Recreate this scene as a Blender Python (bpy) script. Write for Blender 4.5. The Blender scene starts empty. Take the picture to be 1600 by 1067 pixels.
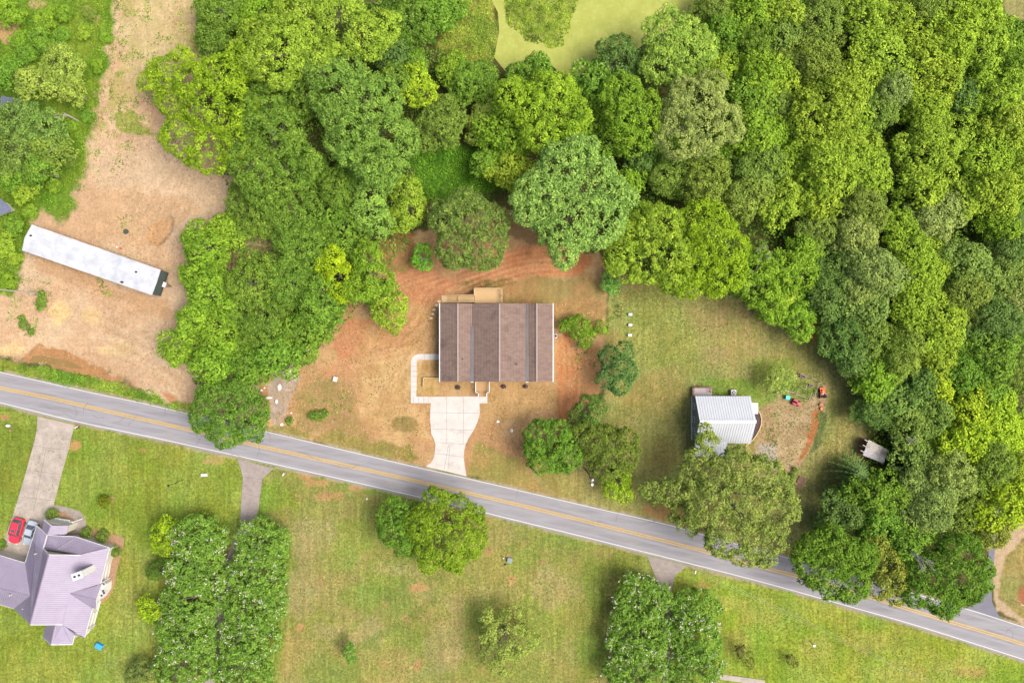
import bpy, math, random
import numpy as np
from mathutils import Vector

# ------------------------------------------------------------------ camera, sky, sun, exposure
S = bpy.context.scene
H = 122.0                      # drone height, metres
PX = 0.115                     # metres of ground per photo pixel (photo is 1600 px wide)
cam = bpy.data.cameras.new('camera'); cam.sensor_width = 36.0
cam.lens = 36.0 * H / (1600 * PX); cam.clip_end = 12000; cam.clip_start = 0.5
camo = bpy.data.objects.new('camera', cam); S.collection.objects.link(camo)
camo.location = (0, 0, H); camo.rotation_euler = (0, 0, 0); S.camera = camo
SUN_EL, SUN_AZ = math.radians(56), math.radians(100)      # azimuth clockwise from north (+Y)
W = bpy.data.worlds.new('World'); S.world = W; W.use_nodes = True
nt = W.node_tree; bg = nt.nodes['Background']
sky = nt.nodes.new('ShaderNodeTexSky'); sky.sky_type = 'NISHITA'; sky.sun_disc = False
sky.sun_elevation = SUN_EL; sky.sun_rotation = SUN_AZ
sky.air_density = 1.0; sky.dust_density = 6.0; sky.ozone_density = 0.6
nt.links.new(sky.outputs[0], bg.inputs['Color']); bg.inputs['Strength'].default_value = 0.14
sl = bpy.data.lights.new('sun', 'SUN'); sl.energy = 2.9; sl.angle = math.radians(36); sl.color = (1.0, 0.96, 0.91)
so = bpy.data.objects.new('sun', sl); S.collection.objects.link(so)
sd = Vector((math.sin(SUN_AZ) * math.cos(SUN_EL), math.cos(SUN_AZ) * math.cos(SUN_EL), math.sin(SUN_EL)))
so.rotation_euler = sd.to_track_quat('Z', 'Y').to_euler(); so.location = sd * 300
S.view_settings.view_transform = 'Standard'; S.view_settings.look = 'None'
S.view_settings.gamma = 1.0; S.view_settings.exposure = 0.55
S.cycles.max_bounces = 6; S.cycles.diffuse_bounces = 3; S.cycles.transmission_bounces = 3
S.cycles.glossy_bounces = 2; S.cycles.transparent_max_bounces = 4

# ------------------------------------------------------------------ helpers
C = S.collection
K = 0.50
def lin(c):
    c = c / 255.0
    return c / 12.92 if c <= 0.04045 else ((c + 0.055) / 1.055) ** 2.4
def A(r, g, b, k=K):
    return (min(.85, lin(r) * k), min(.85, lin(g) * k), min(.85, lin(b) * k), 1.0)
def P(px, py, z=0.0):
    f = PX * (H - z) / H
    return Vector(((px - 800) * f, (533.5 - py) * f, z))

def mat(name, c1, c2=None, rough=0.8, scale=1.0, detail=4.0, stretch=(1, 1, 1), metallic=0.0, bump=0.0,
        contrast=(0.3, 0.7), c3=None, scale3=8.0, amt3=0.5, rot=0.0, spec=0.3):
    m = bpy.data.materials.new(name); m.use_nodes = True
    n = m.node_tree.nodes; l = m.node_tree.links; b = n['Principled BSDF']
    b.inputs['Roughness'].default_value = rough; b.inputs['Metallic'].default_value = metallic
    b.inputs['Specular IOR Level'].default_value = spec
    if c2 is None:
        c2 = tuple(x * 0.82 for x in c1[:3]) + (1,)
    g = n.new('ShaderNodeNewGeometry'); mp = n.new('ShaderNodeMapping')
    mp.inputs['Scale'].default_value = stretch; mp.inputs['Rotation'].default_value = (0, 0, rot)
    mp.vector_type = 'TEXTURE' if False else 'POINT'
    l.new(g.outputs['Position'], mp.inputs['Vector'])
    t = n.new('ShaderNodeTexNoise'); t.inputs['Scale'].default_value = scale; t.inputs['Detail'].default_value = detail
    t.inputs['Roughness'].default_value = 0.65
    l.new(mp.outputs[0], t.inputs['Vector'])
    r = n.new('ShaderNodeMapRange'); r.inputs['From Min'].default_value = contrast[0]; r.inputs['From Max'].default_value = contrast[1]
    l.new(t.outputs['Fac'], r.inputs['Value'])
    mx = n.new('ShaderNodeMix'); mx.data_type = 'RGBA'
    mx.inputs[6].default_value = c2; mx.inputs[7].default_value = c1
    l.new(r.outputs[0], mx.inputs[0]); out = mx.outputs[2]
    if c3 is not None:
        t3 = n.new('ShaderNodeTexNoise'); t3.inputs['Scale'].default_value = scale3; t3.inputs['Detail'].default_value = 3
        l.new(g.outputs['Position'], t3.inputs['Vector'])
        r3 = n.new('ShaderNodeMapRange'); r3.inputs['From Min'].default_value = 0.55; r3.inputs['From Max'].default_value = 0.75
        r3.inputs['To Max'].default_value = amt3
        l.new(t3.outputs['Fac'], r3.inputs['Value'])
        m3 = n.new('ShaderNodeMix'); m3.data_type = 'RGBA'; l.new(out, m3.inputs[6]); m3.inputs[7].default_value = c3
        l.new(r3.outputs[0], m3.inputs[0]); out = m3.outputs[2]
    l.new(out, b.inputs['Base Color'])
    if bump:
        bp = n.new('ShaderNodeBump'); bp.inputs['Strength'].default_value = bump; bp.inputs['Distance'].default_value = 0.05
        l.new(t.outputs['Fac'], bp.inputs['Height']); l.new(bp.outputs[0], b.inputs['Normal'])
    return m

class MB:
    def __init__(s): s.v = []; s.f = []; s.m = []
    def poly(s, pts, mi=0):
        b = len(s.v); s.v += [tuple(p) for p in pts]; s.f.append(list(range(b, b + len(pts)))); s.m.append(mi); return s
    def hull8(s, lo, hi, mi=0):            # lo, hi: equally long rings
        b = len(s.v); n = len(lo); s.v += [tuple(p) for p in lo] + [tuple(p) for p in hi]
        s.f.append(list(range(b, b + n))[::-1]); s.f.append(list(range(b + n, b + 2 * n))); s.m += [mi, mi]
        for i in range(n):
            j = (i + 1) % n; s.f.append([b + i, b + j, b + n + j, b + n + i]); s.m.append(mi)
        return s
    def box(s, c, d, rz=0.0, mi=0, top=1.0):
        cs, sn = math.cos(rz), math.sin(rz)
        def q(x, y, z): return (c[0] + x * cs - y * sn, c[1] + x * sn + y * cs, z)
        x, y = d[0] / 2, d[1] / 2; z0, z1 = c[2], c[2] + d[2]
        lo = [q(-x, -y, z0), q(x, -y, z0), q(x, y, z0), q(-x, y, z0)]
        x *= top; y *= top
        hi = [q(-x, -y, z1), q(x, -y, z1), q(x, y, z1), q(-x, y, z1)]
        return s.hull8(lo, hi, mi)
    def prism(s, pts, z0, z1, mi=0):
        pts = [Vector(p) for p in pts]
        a = sum(pts[i].x * pts[(i + 1) % len(pts)].y - pts[(i + 1) % len(pts)].x * pts[i].y for i in range(len(pts)))
        if a < 0: pts = pts[::-1]
        return s.hull8([(p.x, p.y, z0) for p in pts], [(p.x, p.y, z1) for p in pts], mi)
    def bar(s, a, b, w, h=None, mi=0):     # rectangular bar between two points
        a = Vector(a); b = Vector(b); h = h or w; d = (b - a)
        if d.length < 1e-6: return s
        d.normalize(); up = Vector((0, 0, 1)) if abs(d.z) < .95 else Vector((1, 0, 0))
        sx = d.cross(up).normalized() * w / 2; sy = sx.cross(d).normalized() * h / 2
        return s.hull8([a - sx - sy, a + sx - sy, a + sx + sy, a - sx + sy], [b - sx - sy, b + sx - sy, b + sx + sy, b - sx + sy], mi)
    def tube(s, pts, rs, n=8, mi=0):
        prev = None; b0 = len(s.v)
        for i, (p, r) in enumerate(zip(pts, rs)):
            p = Vector(p); d = (Vector(pts[min(i + 1, len(pts) - 1)]) - Vector(pts[max(i - 1, 0)])).normalized()
            up = Vector((0, 0, 1)) if abs(d.z) < .9 else Vector((1, 0, 0))
            x = d.cross(up).normalized(); y = x.cross(d)
            for k in range(n):
                t = 2 * math.pi * k / n; s.v.append(tuple(p + (x * math.cos(t) + y * math.sin(t)) * r))
            if i:
                for k in range(n):
                    j = (k + 1) % n; a = b0 + (i - 1) * n
                    s.f.append([a + k, a + j, a + n + j, a + n + k]); s.m.append(mi)
        e = b0 + (len(pts) - 1) * n
        s.f.append(list(range(b0, b0 + n))[::-1]); s.m.append(mi); s.f.append(list(range(e, e + n))); s.m.append(mi)
        return s
    def cyl(s, c, r, h, n=16, mi=0, r2=None):
        r2 = r if r2 is None else r2
        lo = [(c[0] + r * math.cos(2 * math.pi * k / n), c[1] + r * math.sin(2 * math.pi * k / n), c[2]) for k in range(n)]
        hi = [(c[0] + r2 * math.cos(2 * math.pi * k / n), c[1] + r2 * math.sin(2 * math.pi * k / n), c[2] + h) for k in range(n)]
        return s.hull8(lo, hi, mi)
    def build(s, name, mats, parent=None, smooth=False, bevel=0.0, origin=None):
        off = Vector((0, 0, 0))
        if parent is not None: off = root_loc(parent)
        elif origin is not None: off = Vector(origin)
        elif s.v:
            a = np.array(s.v); off = Vector((float(a[:, 0].mean()), float(a[:, 1].mean()), float(a[:, 2].min())))
        me = bpy.data.meshes.new(name)
        me.from_pydata([(x - off.x, y - off.y, z - off.z) for x, y, z in s.v], [], s.f)
        if not isinstance(mats, (list, tuple)): mats = [mats]
        for m in mats: me.materials.append(m)
        me.polygons.foreach_set('material_index', s.m)
        if smooth: me.polygons.foreach_set('use_smooth', [True] * len(s.f))
        me.update()
        o = bpy.data.objects.new(name, me); C.objects.link(o)
        if parent is None: o.location = off
        else: o.parent = parent
        if bevel:
            bv = o.modifiers.new('bevel', 'BEVEL'); bv.width = bevel; bv.segments = 2; bv.limit_method = 'ANGLE'
        return o

def root_loc(o):
    v = Vector((0, 0, 0))
    while o is not None: v = v + Vector(o.location); o = o.parent
    return v
def tag(o, label=None, cat=None, group=None, kind=None):
    if label: o['label'] = label
    if cat: o['category'] = cat
    if group: o['group'] = group
    if kind: o['kind'] = kind
    return o
def thing(name, loc, label, cat, group=None):
    o = bpy.data.objects.new(name, None); C.objects.link(o); o.location = loc; o.empty_display_size = 0.3
    return tag(o, label, cat, group)

# value noise on numpy arrays
def vnoise(x, y, seed):
    rs = np.random.RandomState(seed); T = rs.rand(256, 256)
    xi = np.floor(x).astype(int); yi = np.floor(y).astype(int); fx = x - xi; fy = y - yi
    fx = fx * fx * (3 - 2 * fx); fy = fy * fy * (3 - 2 * fy)
    a = T[xi & 255, yi & 255]; b = T[(xi + 1) & 255, yi & 255]; c = T[xi & 255, (yi + 1) & 255]; d = T[(xi + 1) & 255, (yi + 1) & 255]
    return (a * (1 - fx) + b * fx) * (1 - fy) + (c * (1 - fx) + d * fx) * fy
def fbm(x, y, scale, seed, oc=4):
    t = 0; w = 1; tot = 0
    for o in range(oc):
        t = t + w * vnoise(x / scale + 17.3 * o, y / scale - 9.1 * o, seed + o); tot += w; w *= .55; scale /= 2.1
    return t / tot - 0.5
def sdist(X, Y, poly):
    """signed distance in metres, positive inside; poly in world xy"""
    n = len(poly); inside = np.zeros(X.shape, bool); dm = np.full(X.shape, 1e9)
    for i in range(n):
        x0, y0 = poly[i]; x1, y1 = poly[(i + 1) % n]
        dx, dy = x1 - x0, y1 - y0; L = dx * dx + dy * dy + 1e-9
        t = np.clip(((X - x0) * dx + (Y - y0) * dy) / L, 0, 1)
        dm = np.minimum(dm, (X - x0 - t * dx) ** 2 + (Y - y0 - t * dy) ** 2)
        c = ((y0 > Y) != (y1 > Y)) & (X < (x1 - x0) * (Y - y0) / (y1 - y0 + 1e-12) + x0)
        inside ^= c
    d = np.sqrt(dm); return np.where(inside, d, -d)
def WP(pts): return [(P(a, b).x, P(a, b).y) for a, b in pts]
def ell(cx, cy, rx, ry, n=14, rot=0.0):
    r = []
    for k in range(n):
        t = 2 * math.pi * k / n; a, b = rx * math.cos(t), ry * math.sin(t)
        r.append((cx + a * math.cos(rot) - b * math.sin(rot), cy + a * math.sin(rot) + b * math.cos(rot)))
    return r

# ------------------------------------------------------------------ GROUND (one sheet to the horizon, soil and grass zones as painted mask)
# road edge polylines in photo pixels
RU = [(-700, 428), (-400, 495), (-120, 553), (0, 580), (70, 595.5), (140, 611.4), (220, 628), (298, 646), (420, 674), (530, 700), (645, 727), (720, 743.5), (800, 762),
      (925, 791), (1047, 819), (1120, 840), (1206, 863), (1360, 906), (1512, 950), (1600, 978), (1800, 1040), (2300, 1195)]
RL = [(-700, 480), (-400, 547), (-120, 605), (0, 632), (59, 646.5), (127, 663), (245, 687.5), (371, 715), (470, 737), (633, 774), (735, 798), (800, 814),
      (905, 839.5), (1011, 866), (1090, 886), (1200, 914.5), (1320, 948), (1439, 982), (1600, 1033), (1800, 1098), (2300, 1258)]
RC = [(-700, 454), (-400, 521), (-120, 579), (0, 606), (80, 622), (156, 639.5), (312, 675), (400, 695.5), (530, 724.5), (640, 749), (800, 786),
      (940, 820), (1084, 856.5), (1200, 888), (1242, 899), (1350, 930), (1453, 961.5), (1600, 1006), (1800, 1070), (2300, 1227)]

xs = np.concatenate([-np.geomspace(3000, 103, 16), np.arange(-100, 100.01, .24), np.geomspace(103, 3000, 16)])
ys = np.concatenate([-np.geomspace(3000, 71, 16), np.arange(-68, 68.01, .24), np.geomspace(71, 3000, 16)])
GX, GY = np.meshgrid(xs, ys); nxg, nyg = len(xs), len(ys)
X = GX.ravel(); Y = GY.ravel()
col = np.zeros((X.size, 4)); col[:, :3] = A(140, 155, 68)[:3]; col[:, 3] = 1.0
def zone(pts, rgb, soft=1.0, warp=2.0, grass=0.0, op=1.0, wscale=5.0, seed=1, rgb2=None, vs=4.0):
    poly = WP(pts); px_ = [p[0] for p in poly]; py_ = [p[1] for p in poly]
    mgn = soft + warp + 1
    sel = np.where((X > min(px_) - mgn) & (X < max(px_) + mgn) & (Y > min(py_) - mgn) & (Y < max(py_) + mgn))[0]
    if len(sel) == 0: return
    x = X[sel]; y = Y[sel]
    d = sdist(x, y, poly) + fbm(x, y, wscale, seed * 31 + 5, 5) * 2 * warp + fbm(x, y, 1.1, seed * 13 + 7, 3) * 1.1 * min(1, warp)
    soft = soft * .5
    t = np.clip((d + soft) / (2 * soft), 0, 1); t = t * t * (3 - 2 * t) * op
    c = np.array(A(*rgb)[:3])[None, :]
    if rgb2 is not None:
        q = np.clip(fbm(x, y, vs, seed * 17 + 3, 5) * 3.2 + .5, 0, 1)[:, None]
        c = c * (1 - q) + np.array(A(*rgb2)[:3])[None, :] * q
    col[sel, :3] = col[sel, :3] * (1 - t[:, None]) + c * t[:, None]
    col[sel, 3] = col[sel, 3] * (1 - t) + grass * t
Z = zone
road_up = [p for p in RU if -700 <= p[0] <= 2300]; road_lo = [p for p in RL if -700 <= p[0] <= 2300]
# forest floor everywhere north of the road, then the clearings
Z(road_up + [(2300, -700), (-700, -700)], (112, 104, 62), 1, 1, .6, 1, seed=2, rgb2=(84, 92, 44))
# south lawns
Z(road_lo + [(2300, 1900), (-700, 1900)], (158, 162, 86), 1, .5, 1, 1, seed=3, rgb2=(140, 160, 66), vs=9)
# left rough meadow
Z([(-150, -120), (190, -120), (230, 0), (220, 60), (200, 170), (180, 240), (170, 300), (120, 370), (70, 420), (60, 460), (40, 500), (-150, 520)],
  (132, 160, 52), 1, 2, 1, 1, seed=4, rgb2=(108, 148, 40), vs=6)
Z(ell(12, 45, 22, 26), (226, 176, 132), .6, 2, 0, .9, seed=5); Z(ell(60, 5, 16, 6), (225, 190, 140), .6, 1, 0, .8, seed=6)
Z([(110, 0), (140, 5), (160, 26), (150, 34), (128, 18)], (220, 190, 135), .6, 2, .2, .8, seed=7)
# left bare lot
LOT = [(176, -100), (292, -100), (300, 0), (312, 35), (336, 75), (318, 120), (300, 160), (380, 220), (460, 300), (460, 420), (400, 470), (400, 560), (420, 560), (405, 650),
       (300, 642), (262, 624), (240, 612), (205, 603), (165, 590), (120, 578), (60, 566), (30, 566), (-40, 560), (-40, 470), (10, 455), (22, 430), (36, 400), (60, 350), (92, 335), (120, 285), (138, 220), (152, 165), (168, 100), (182, 40)]
Z(LOT, (232, 202, 164), 1.6, 3.4, 0, 1, seed=8, rgb2=(222, 184, 144), vs=7)
Z([(180, -100), (300, -100), (320, 90), (270, 130), (230, 120), (200, 170), (165, 180), (185, 60)], (222, 200, 142), 1.5, 3, .35, .75, seed=9, rgb2=(196, 184, 110), vs=3)
Z([(150, 230), (340, 260), (360, 340), (300, 370), (130, 300)], (232, 202, 164), 2, 3, 0, .8, seed=10)
Z([(178, 178), (205, 172), (222, 200), (250, 212), (215, 215), (185, 196)], (150, 165, 70), .5, 1.5, 1, .9, seed=11)
Z([(132, 290), (250, 300), (330, 330), (250, 350), (255, 400), (130, 345)], (222, 182, 138), 2, 3, 0, .8, seed=12)
Z([(229, 366), (238, 354), (252, 340), (266, 336), (272, 346), (268, 362), (258, 380), (246, 386), (234, 380)], (218, 172, 122), .5, 1.2, 0, .85, seed=13)
Z([(60, 395), (150, 430), (240, 465), (260, 470), (270, 500), (180, 470), (60, 420)], (214, 172, 128), 1.5, 2, 0, .8, seed=14)
Z(ell(95, 490, 22, 16), (238, 208, 146), .8, 2, 0, .9, seed=15); Z(ell(140, 495, 14, 9), (238, 206, 148), .8, 1.5, 0, .8, seed=16)
Z(ell(15, 545, 26, 12), (240, 210, 150), 1, 2, 0, .8, seed=17); Z(ell(180, 545, 26, 10), (236, 206, 150), 1, 2, 0, .8, seed=18)
Z([(36, 562), (50, 545), (62, 535), (84, 545), (108, 552), (135, 566), (160, 578), (180, 590), (170, 596), (130, 585), (75, 570)], (196, 146, 98), .3, .9, 0, 1, seed=19)
Z([(170, 588), (220, 600), (262, 612), (280, 630), (262, 624), (235, 606), (200, 600)], (214, 150, 104), .5, 1, 0, .9, seed=20)
Z([(-60, 552), (0, 566), (60, 570), (110, 580), (165, 592), (205, 604), (240, 612), (260, 626), (300, 636), (310, 650), (0, 582), (-60, 568)], (112, 146, 48), .5, 1.1, 1, 1, seed=21, rgb2=(150, 166, 66), vs=3)
# main lot, straw and clay
MAIN = [(400, 600), (440, 575), (490, 550), (530, 500), (560, 455), (600, 390), (650, 365), (720, 345), (770, 320), (830, 350), (860, 400), (935, 395), (950, 440), (946, 520), (936, 610), (900, 640), (860, 700), (850, 745), (800, 761),
        (720, 742), (600, 714), (480, 687), (405, 669)]
Z(MAIN, (216, 178, 128), .8, 1.8, .15, 1, seed=22, rgb2=(206, 160, 112), vs=5)
Z([(560, 380), (640, 365), (660, 420), (620, 440), (600, 415), (570, 400)], (150, 132, 74), .8, 1.5, .6, .9, seed=23, rgb2=(186, 130, 88), vs=3)
Z([(760, 320), (800, 330), (860, 385), (850, 400), (800, 370), (770, 350)], (158, 126, 88), .8, 1.5, .3, .9, seed=24)
Z([(520, 545), (545, 500), (585, 490), (600, 430), (625, 418), (700, 432), (790, 395), (860, 380), (920, 405), (912, 428), (850, 432), (770, 440), (735, 440), (700, 462), (684, 480), (660, 510), (620, 530), (560, 560), (525, 580)],
  (218, 150, 106), .6, 1.6, 0, .95, seed=25, rgb2=(206, 146, 104), vs=4)
Z([(790, 392), (855, 378), (920, 404), (908, 426), (850, 430), (785, 425)], (230, 162, 108), .6, 1.2, 0, .9, seed=26, rgb2=(216, 142, 92), vs=2)
Z([(700, 446), (740, 430), (800, 436), (806, 446), (786, 452), (790, 474), (740, 474), (735, 450)], (128, 126, 62), .5, 1.2, .8, .9, seed=27, rgb2=(170, 120, 78), vs=2)
Z([(786, 440), (860, 432), (920, 430), (942, 470), (935, 505), (868, 500), (866, 474), (790, 474)], (190, 150, 98), 1, 2, .4, .9, seed=28, rgb2=(168, 150, 90), vs=3)
Z([(560, 560), (640, 540), (680, 560), (640, 600), (640, 630), (670, 640), (672, 680), (640, 700), (600, 690), (560, 660), (566, 600)], (226, 190, 134), 1, 2, .1, .9, seed=29, rgb2=(208, 168, 112), vs=2.5)
Z([(600, 480), (684, 470), (684, 550), (600, 540), (545, 560)], (212, 164, 110), 1.5, 2, .1, .75, seed=30, rgb2=(220, 180, 122), vs=2.5)
Z([(490, 575), (545, 560), (552, 590), (500, 598)], (212, 156, 112), .6, 1, 0, .8, seed=31)
Z([(455, 610), (500, 580), (550, 600), (562, 660), (600, 695), (540, 690), (460, 670)], (186, 152, 104), 1, 2, .35, .8, seed=32, rgb2=(164, 146, 86), vs=2.5)
Z([(412, 606), (430, 585), (455, 572), (470, 590), (452, 620), (446, 660), (430, 668), (420, 640)], (204, 190, 176), .6, 1.2, 0, .9, seed=33, rgb2=(186, 168, 148), vs=2)
Z([(440, 668), (500, 678), (520, 672), (580, 692), (640, 696), (652, 716), (645, 724), (420, 672)], (164, 152, 84), .7, 1, .8, .9, seed=34, rgb2=(146, 146, 68), vs=3)
Z([(866, 520), (892, 510), (906, 560), (910, 620), (900, 655), (880, 660), (868, 640), (872, 590)], (224, 146, 94), .7, 1.5, 0, .95, seed=35, rgb2=(218, 160, 108), vs=2.5)
Z([(906, 520), (940, 540), (936, 610), (905, 640), (912, 580)], (194, 144, 98), .8, 1.5, .2, .9, seed=36)
Z([(690, 598), (866, 598), (870, 640), (760, 660), (745, 612), (690, 615)], (214, 176, 118), .8, 1.5, .2, .8, seed=37, rgb2=(198, 160, 106), vs=2)
Z([(745, 690), (850, 730), (1000, 790), (1060, 822), (800, 762), (728, 742)], (186, 160, 96), .8, 1.2, .6, .95, seed=38, rgb2=(162, 156, 84), vs=3)
Z([(652, 566), (687, 562), (687, 617), (651, 617)], (200, 162, 100), .2, .2, .3, 1, seed=39, rgb2=(218, 182, 120), vs=1.5)
Z(ell(632, 662, 22, 9), (160, 140, 84), .5, 1.2, .6, .9, seed=40)
# east yard
YARD = [(948, 440), (975, 425), (1060, 455), (1160, 455), (1240, 490), (1290, 500), (1330, 560), (1370, 600), (1360, 680), (1350, 760), (1330, 840), (1240, 866), (1205, 862), (1120, 839), (1047, 818), (880, 780), (870, 740), (905, 660), (940, 620), (950, 540)]
Z(YARD, (176, 168, 104), 1, 2, .9, 1, seed=41, rgb2=(162, 162, 92), vs=7)
Z([(955, 450), (1010, 450), (1090, 500), (1100, 600), (1000, 560), (990, 640), (960, 620), (955, 540)], (146, 160, 74), 1.5, 3, 1, .8, seed=42, rgb2=(166, 172, 90), vs=4)
Z([(1080, 480), (1150, 460), (1200, 500), (1190, 560), (1120, 580), (1090, 540)], (184, 160, 108), 1.5, 3, .6, .8, seed=43, rgb2=(170, 164, 94), vs=2)
Z([(970, 600), (1060, 560), (1070, 620), (1060, 720), (1040, 780), (990, 700), (960, 660)], (170, 150, 92), 1.5, 3, .8, .7, seed=44, rgb2=(150, 146, 78), vs=3)
Z([(1170, 560), (1240, 560), (1240, 600), (1190, 640), (1180, 620)], (144, 164, 70), 1, 2, 1, .8, seed=45)
Z([(1100, 595), (1180, 595), (1180, 620), (1100, 616)], (128, 160, 60), .8, 1, 1, .9, seed=46)
Z([(1192, 640), (1215, 618), (1250, 630), (1290, 605), (1290, 640), (1270, 690), (1246, 730), (1215, 745), (1190, 715), (1185, 690), (1195, 660)], (208, 180, 140), .6, 1.5, 0, .95, seed=47, rgb2=(190, 158, 120), vs=2)
Z([(1182, 690), (1215, 690), (1215, 740), (1190, 720)], (202, 192, 182), 1, 1.5, 0, .8, seed=48)
Z([(1256, 700), (1268, 665), (1272, 640), (1283, 640), (1280, 668), (1262, 705), (1246, 725)], (206, 124, 80), .35, .6, 0, .95, seed=49)
Z([(1290, 480), (1300, 500), (1330, 560), (1365, 605), (1350, 615), (1300, 560), (1270, 520)], (190, 156, 104), 1, 2, .4, .85, seed=50)
Z([(1338, 690), (1352, 685), (1352, 722), (1336, 715)], (208, 142, 94), .5, 1, 0, .9, seed=51)
Z([(1010, 790), (1080, 780), (1080, 810), (1030, 815)], (206, 148, 98), .6, 2, .2, .7, seed=52)
Z([(1290, 630), (1340, 640), (1330, 740), (1280, 800), (1260, 740), (1290, 690)], (166, 164, 90), 1.5, 2, 1, .8, seed=53, rgb2=(184, 176, 106), vs=3)
Z([(1283, 640), (1290, 650), (1284, 690), (1266, 705), (1276, 670)], (104, 120, 70), .4, .6, .9, .9, seed=54)
# south-west lawn, mown
Z([(-40, 636), (59, 650), (371, 719), (379, 745), (375, 820), (250, 1067), (-40, 1067)], (140, 160, 58), .6, .8, 1, 1, seed=55, rgb2=(160, 174, 78), vs=6)
Z(ell(18, 720, 40, 60), (126, 146, 50), 2, 2, 1, .7, seed=56)
Z([(190, 830), (240, 860), (240, 960), (210, 1067), (160, 1067), (170, 960)], (168, 176, 92), 2, 2, 1, .8, seed=57, rgb2=(150, 164, 72), vs=3)
Z(ell(115, 696, 10, 8), (206, 166, 106), .2, .5, 0, 1, seed=58); Z(ell(224, 703, 9, 3, 10, .1), (200, 160, 100), .2, .4, .2, .9, seed=59)
Z(ell(330, 720, 14, 5), (200, 170, 108), .3, .8, .3, .8, seed=60); Z(ell(5, 651, 10, 3), (206, 158, 104), .2, .4, 0, .9, seed=61)
Z(ell(122, 663, 6, 4), (206, 156, 96), .2, .3, 0, .9, seed=62); Z(ell(175, 780, 5, 6), (186, 160, 110), .2, .4, .2, .9, seed=63)
# centre-south field
Z([(412, 735), (640, 782), (800, 818), (960, 858), (960, 1100), (430, 1100), (470, 860), (405, 800)], (174, 164, 96), .8, 1, .9, 1, seed=64, rgb2=(152, 160, 78), vs=5)
Z([(408, 750), (440, 745), (470, 790), (440, 800), (408, 800)], (138, 166, 60), 1, 1.5, 1, .9, seed=65)
for i, (a, b, rx, ry) in enumerate([(500, 755, 26, 5), (480, 745, 12, 4), (515, 775, 22, 6), (560, 762, 14, 4), (470, 980, 5, 4), (530, 775, 12, 4), (478, 910, 5, 3), (502, 908, 4, 3), (600, 942, 4, 3), (655, 917, 16, 6), (625, 920, 9, 5), (635, 967, 7, 4),
                                 (655, 957, 6, 4), (665, 958, 4, 3), (600, 1035, 4, 4), (653, 1035, 4, 7), (852, 877, 8, 4), (815, 850, 8, 5), (800, 905, 7, 6), (750, 845, 5, 5), (535, 1000, 5, 3), (530, 1031, 5, 4), (760, 860, 12, 8)]):
    Z(ell(a, b, rx, ry), (208, 160, 110), .35, .9, .2, .8, seed=70 + i)
for i, (a, b, rx, ry) in enumerate([(550, 845, 40, 30), (600, 900, 30, 30), (560, 930, 40, 20), (660, 880, 20, 12), (580, 1050, 50, 14), (640, 1000, 60, 20), (830, 870, 40, 16), (900, 850, 60, 12), (850, 960, 40, 50), (720, 970, 30, 30)]):
    Z(ell(a, b, rx, ry), (142, 164, 68), 2, 3, 1, .65, seed=100 + i)
for i, (a, b, rx, ry) in enumerate([(490, 830, 40, 30), (470, 900, 20, 60), (860, 920, 40, 30), (700, 1000, 30, 40), (620, 890, 40, 14), (560, 985, 60, 16), (710, 945, 12, 7), (700, 1022, 16, 8)]):
    Z(ell(a, b, rx, ry), (188, 172, 118), 2, 3, .7, .6, seed=120 + i)
Z([(620, 800), (800, 820), (790, 900), (700, 900)], (184, 170, 100), 2, 2, .8, .5, seed=131)
for a, b, c_, d_ in [(540, 1020, 680, 935), (520, 1000, 640, 905)]:     # old wheel tracks
    Z([(a, b), (a + 4, b + 6), (c_ + 4, d_ + 6), (c_, d_)], (132, 150, 70), .6, .8, 1, .6, seed=a)
Z([(905, 870), (1000, 870), (950, 900), (945, 1067), (905, 1067)], (128, 150, 58), 2, 2, 1, .8, seed=133)  # flowering row's soft shade painted into the grass on its left
# south-east lawn
Z([(1052, 884), (1200, 918), (1439, 986), (1640, 1048), (1640, 1120), (1040, 1120), (1050, 960)], (150, 174, 56), .8, .6, 1, 1, seed=134, rgb2=(168, 180, 76), vs=6)
for i, (a, b, rx, ry) in enumerate([(1140, 945, 30, 12), (1190, 965, 30, 14), (1280, 1010, 30, 16), (1350, 1000, 40, 12), (1400, 1050, 50, 14), (1150, 1000, 20, 20), (1500, 1045, 40, 12)]):
    Z(ell(a, b, rx, ry), (186, 180, 88), 2, 2, 1, .7, seed=140 + i)
for i, (a, b, rx, ry) in enumerate([(1355, 1015, 14, 5), (1510, 1050, 25, 8), (1100, 915, 20, 6)]):
    Z(ell(a, b, rx, ry), (186, 152, 90), 1, 1.5, .6, .7, seed=150 + i)
# far right corner plot, gravel verge
Z([(1560, 860), (1640, 830), (1640, 990), (1597, 975), (1565, 950), (1553, 920), (1556, 880)], (170, 158, 96), .8, 1, .9, 1, seed=155, rgb2=(156, 152, 84), vs=3)
Z([(1555, 860), (1572, 840), (1600, 812), (1600, 838), (1570, 868), (1562, 900), (1562, 935), (1600, 966), (1600, 976), (1557, 955), (1549, 915)], (212, 186, 150), .4, .7, 0, .95, seed=156)
Z(ell(1598, 932, 8, 10), (186, 120, 84), .5, 1, 0, .9, seed=157)
Z([(1570, -20), (1640, -20), (1640, 50), (1592, 45), (1572, 22)], (170, 160, 100), 1, 1, .9, 1, seed=158)
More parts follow.
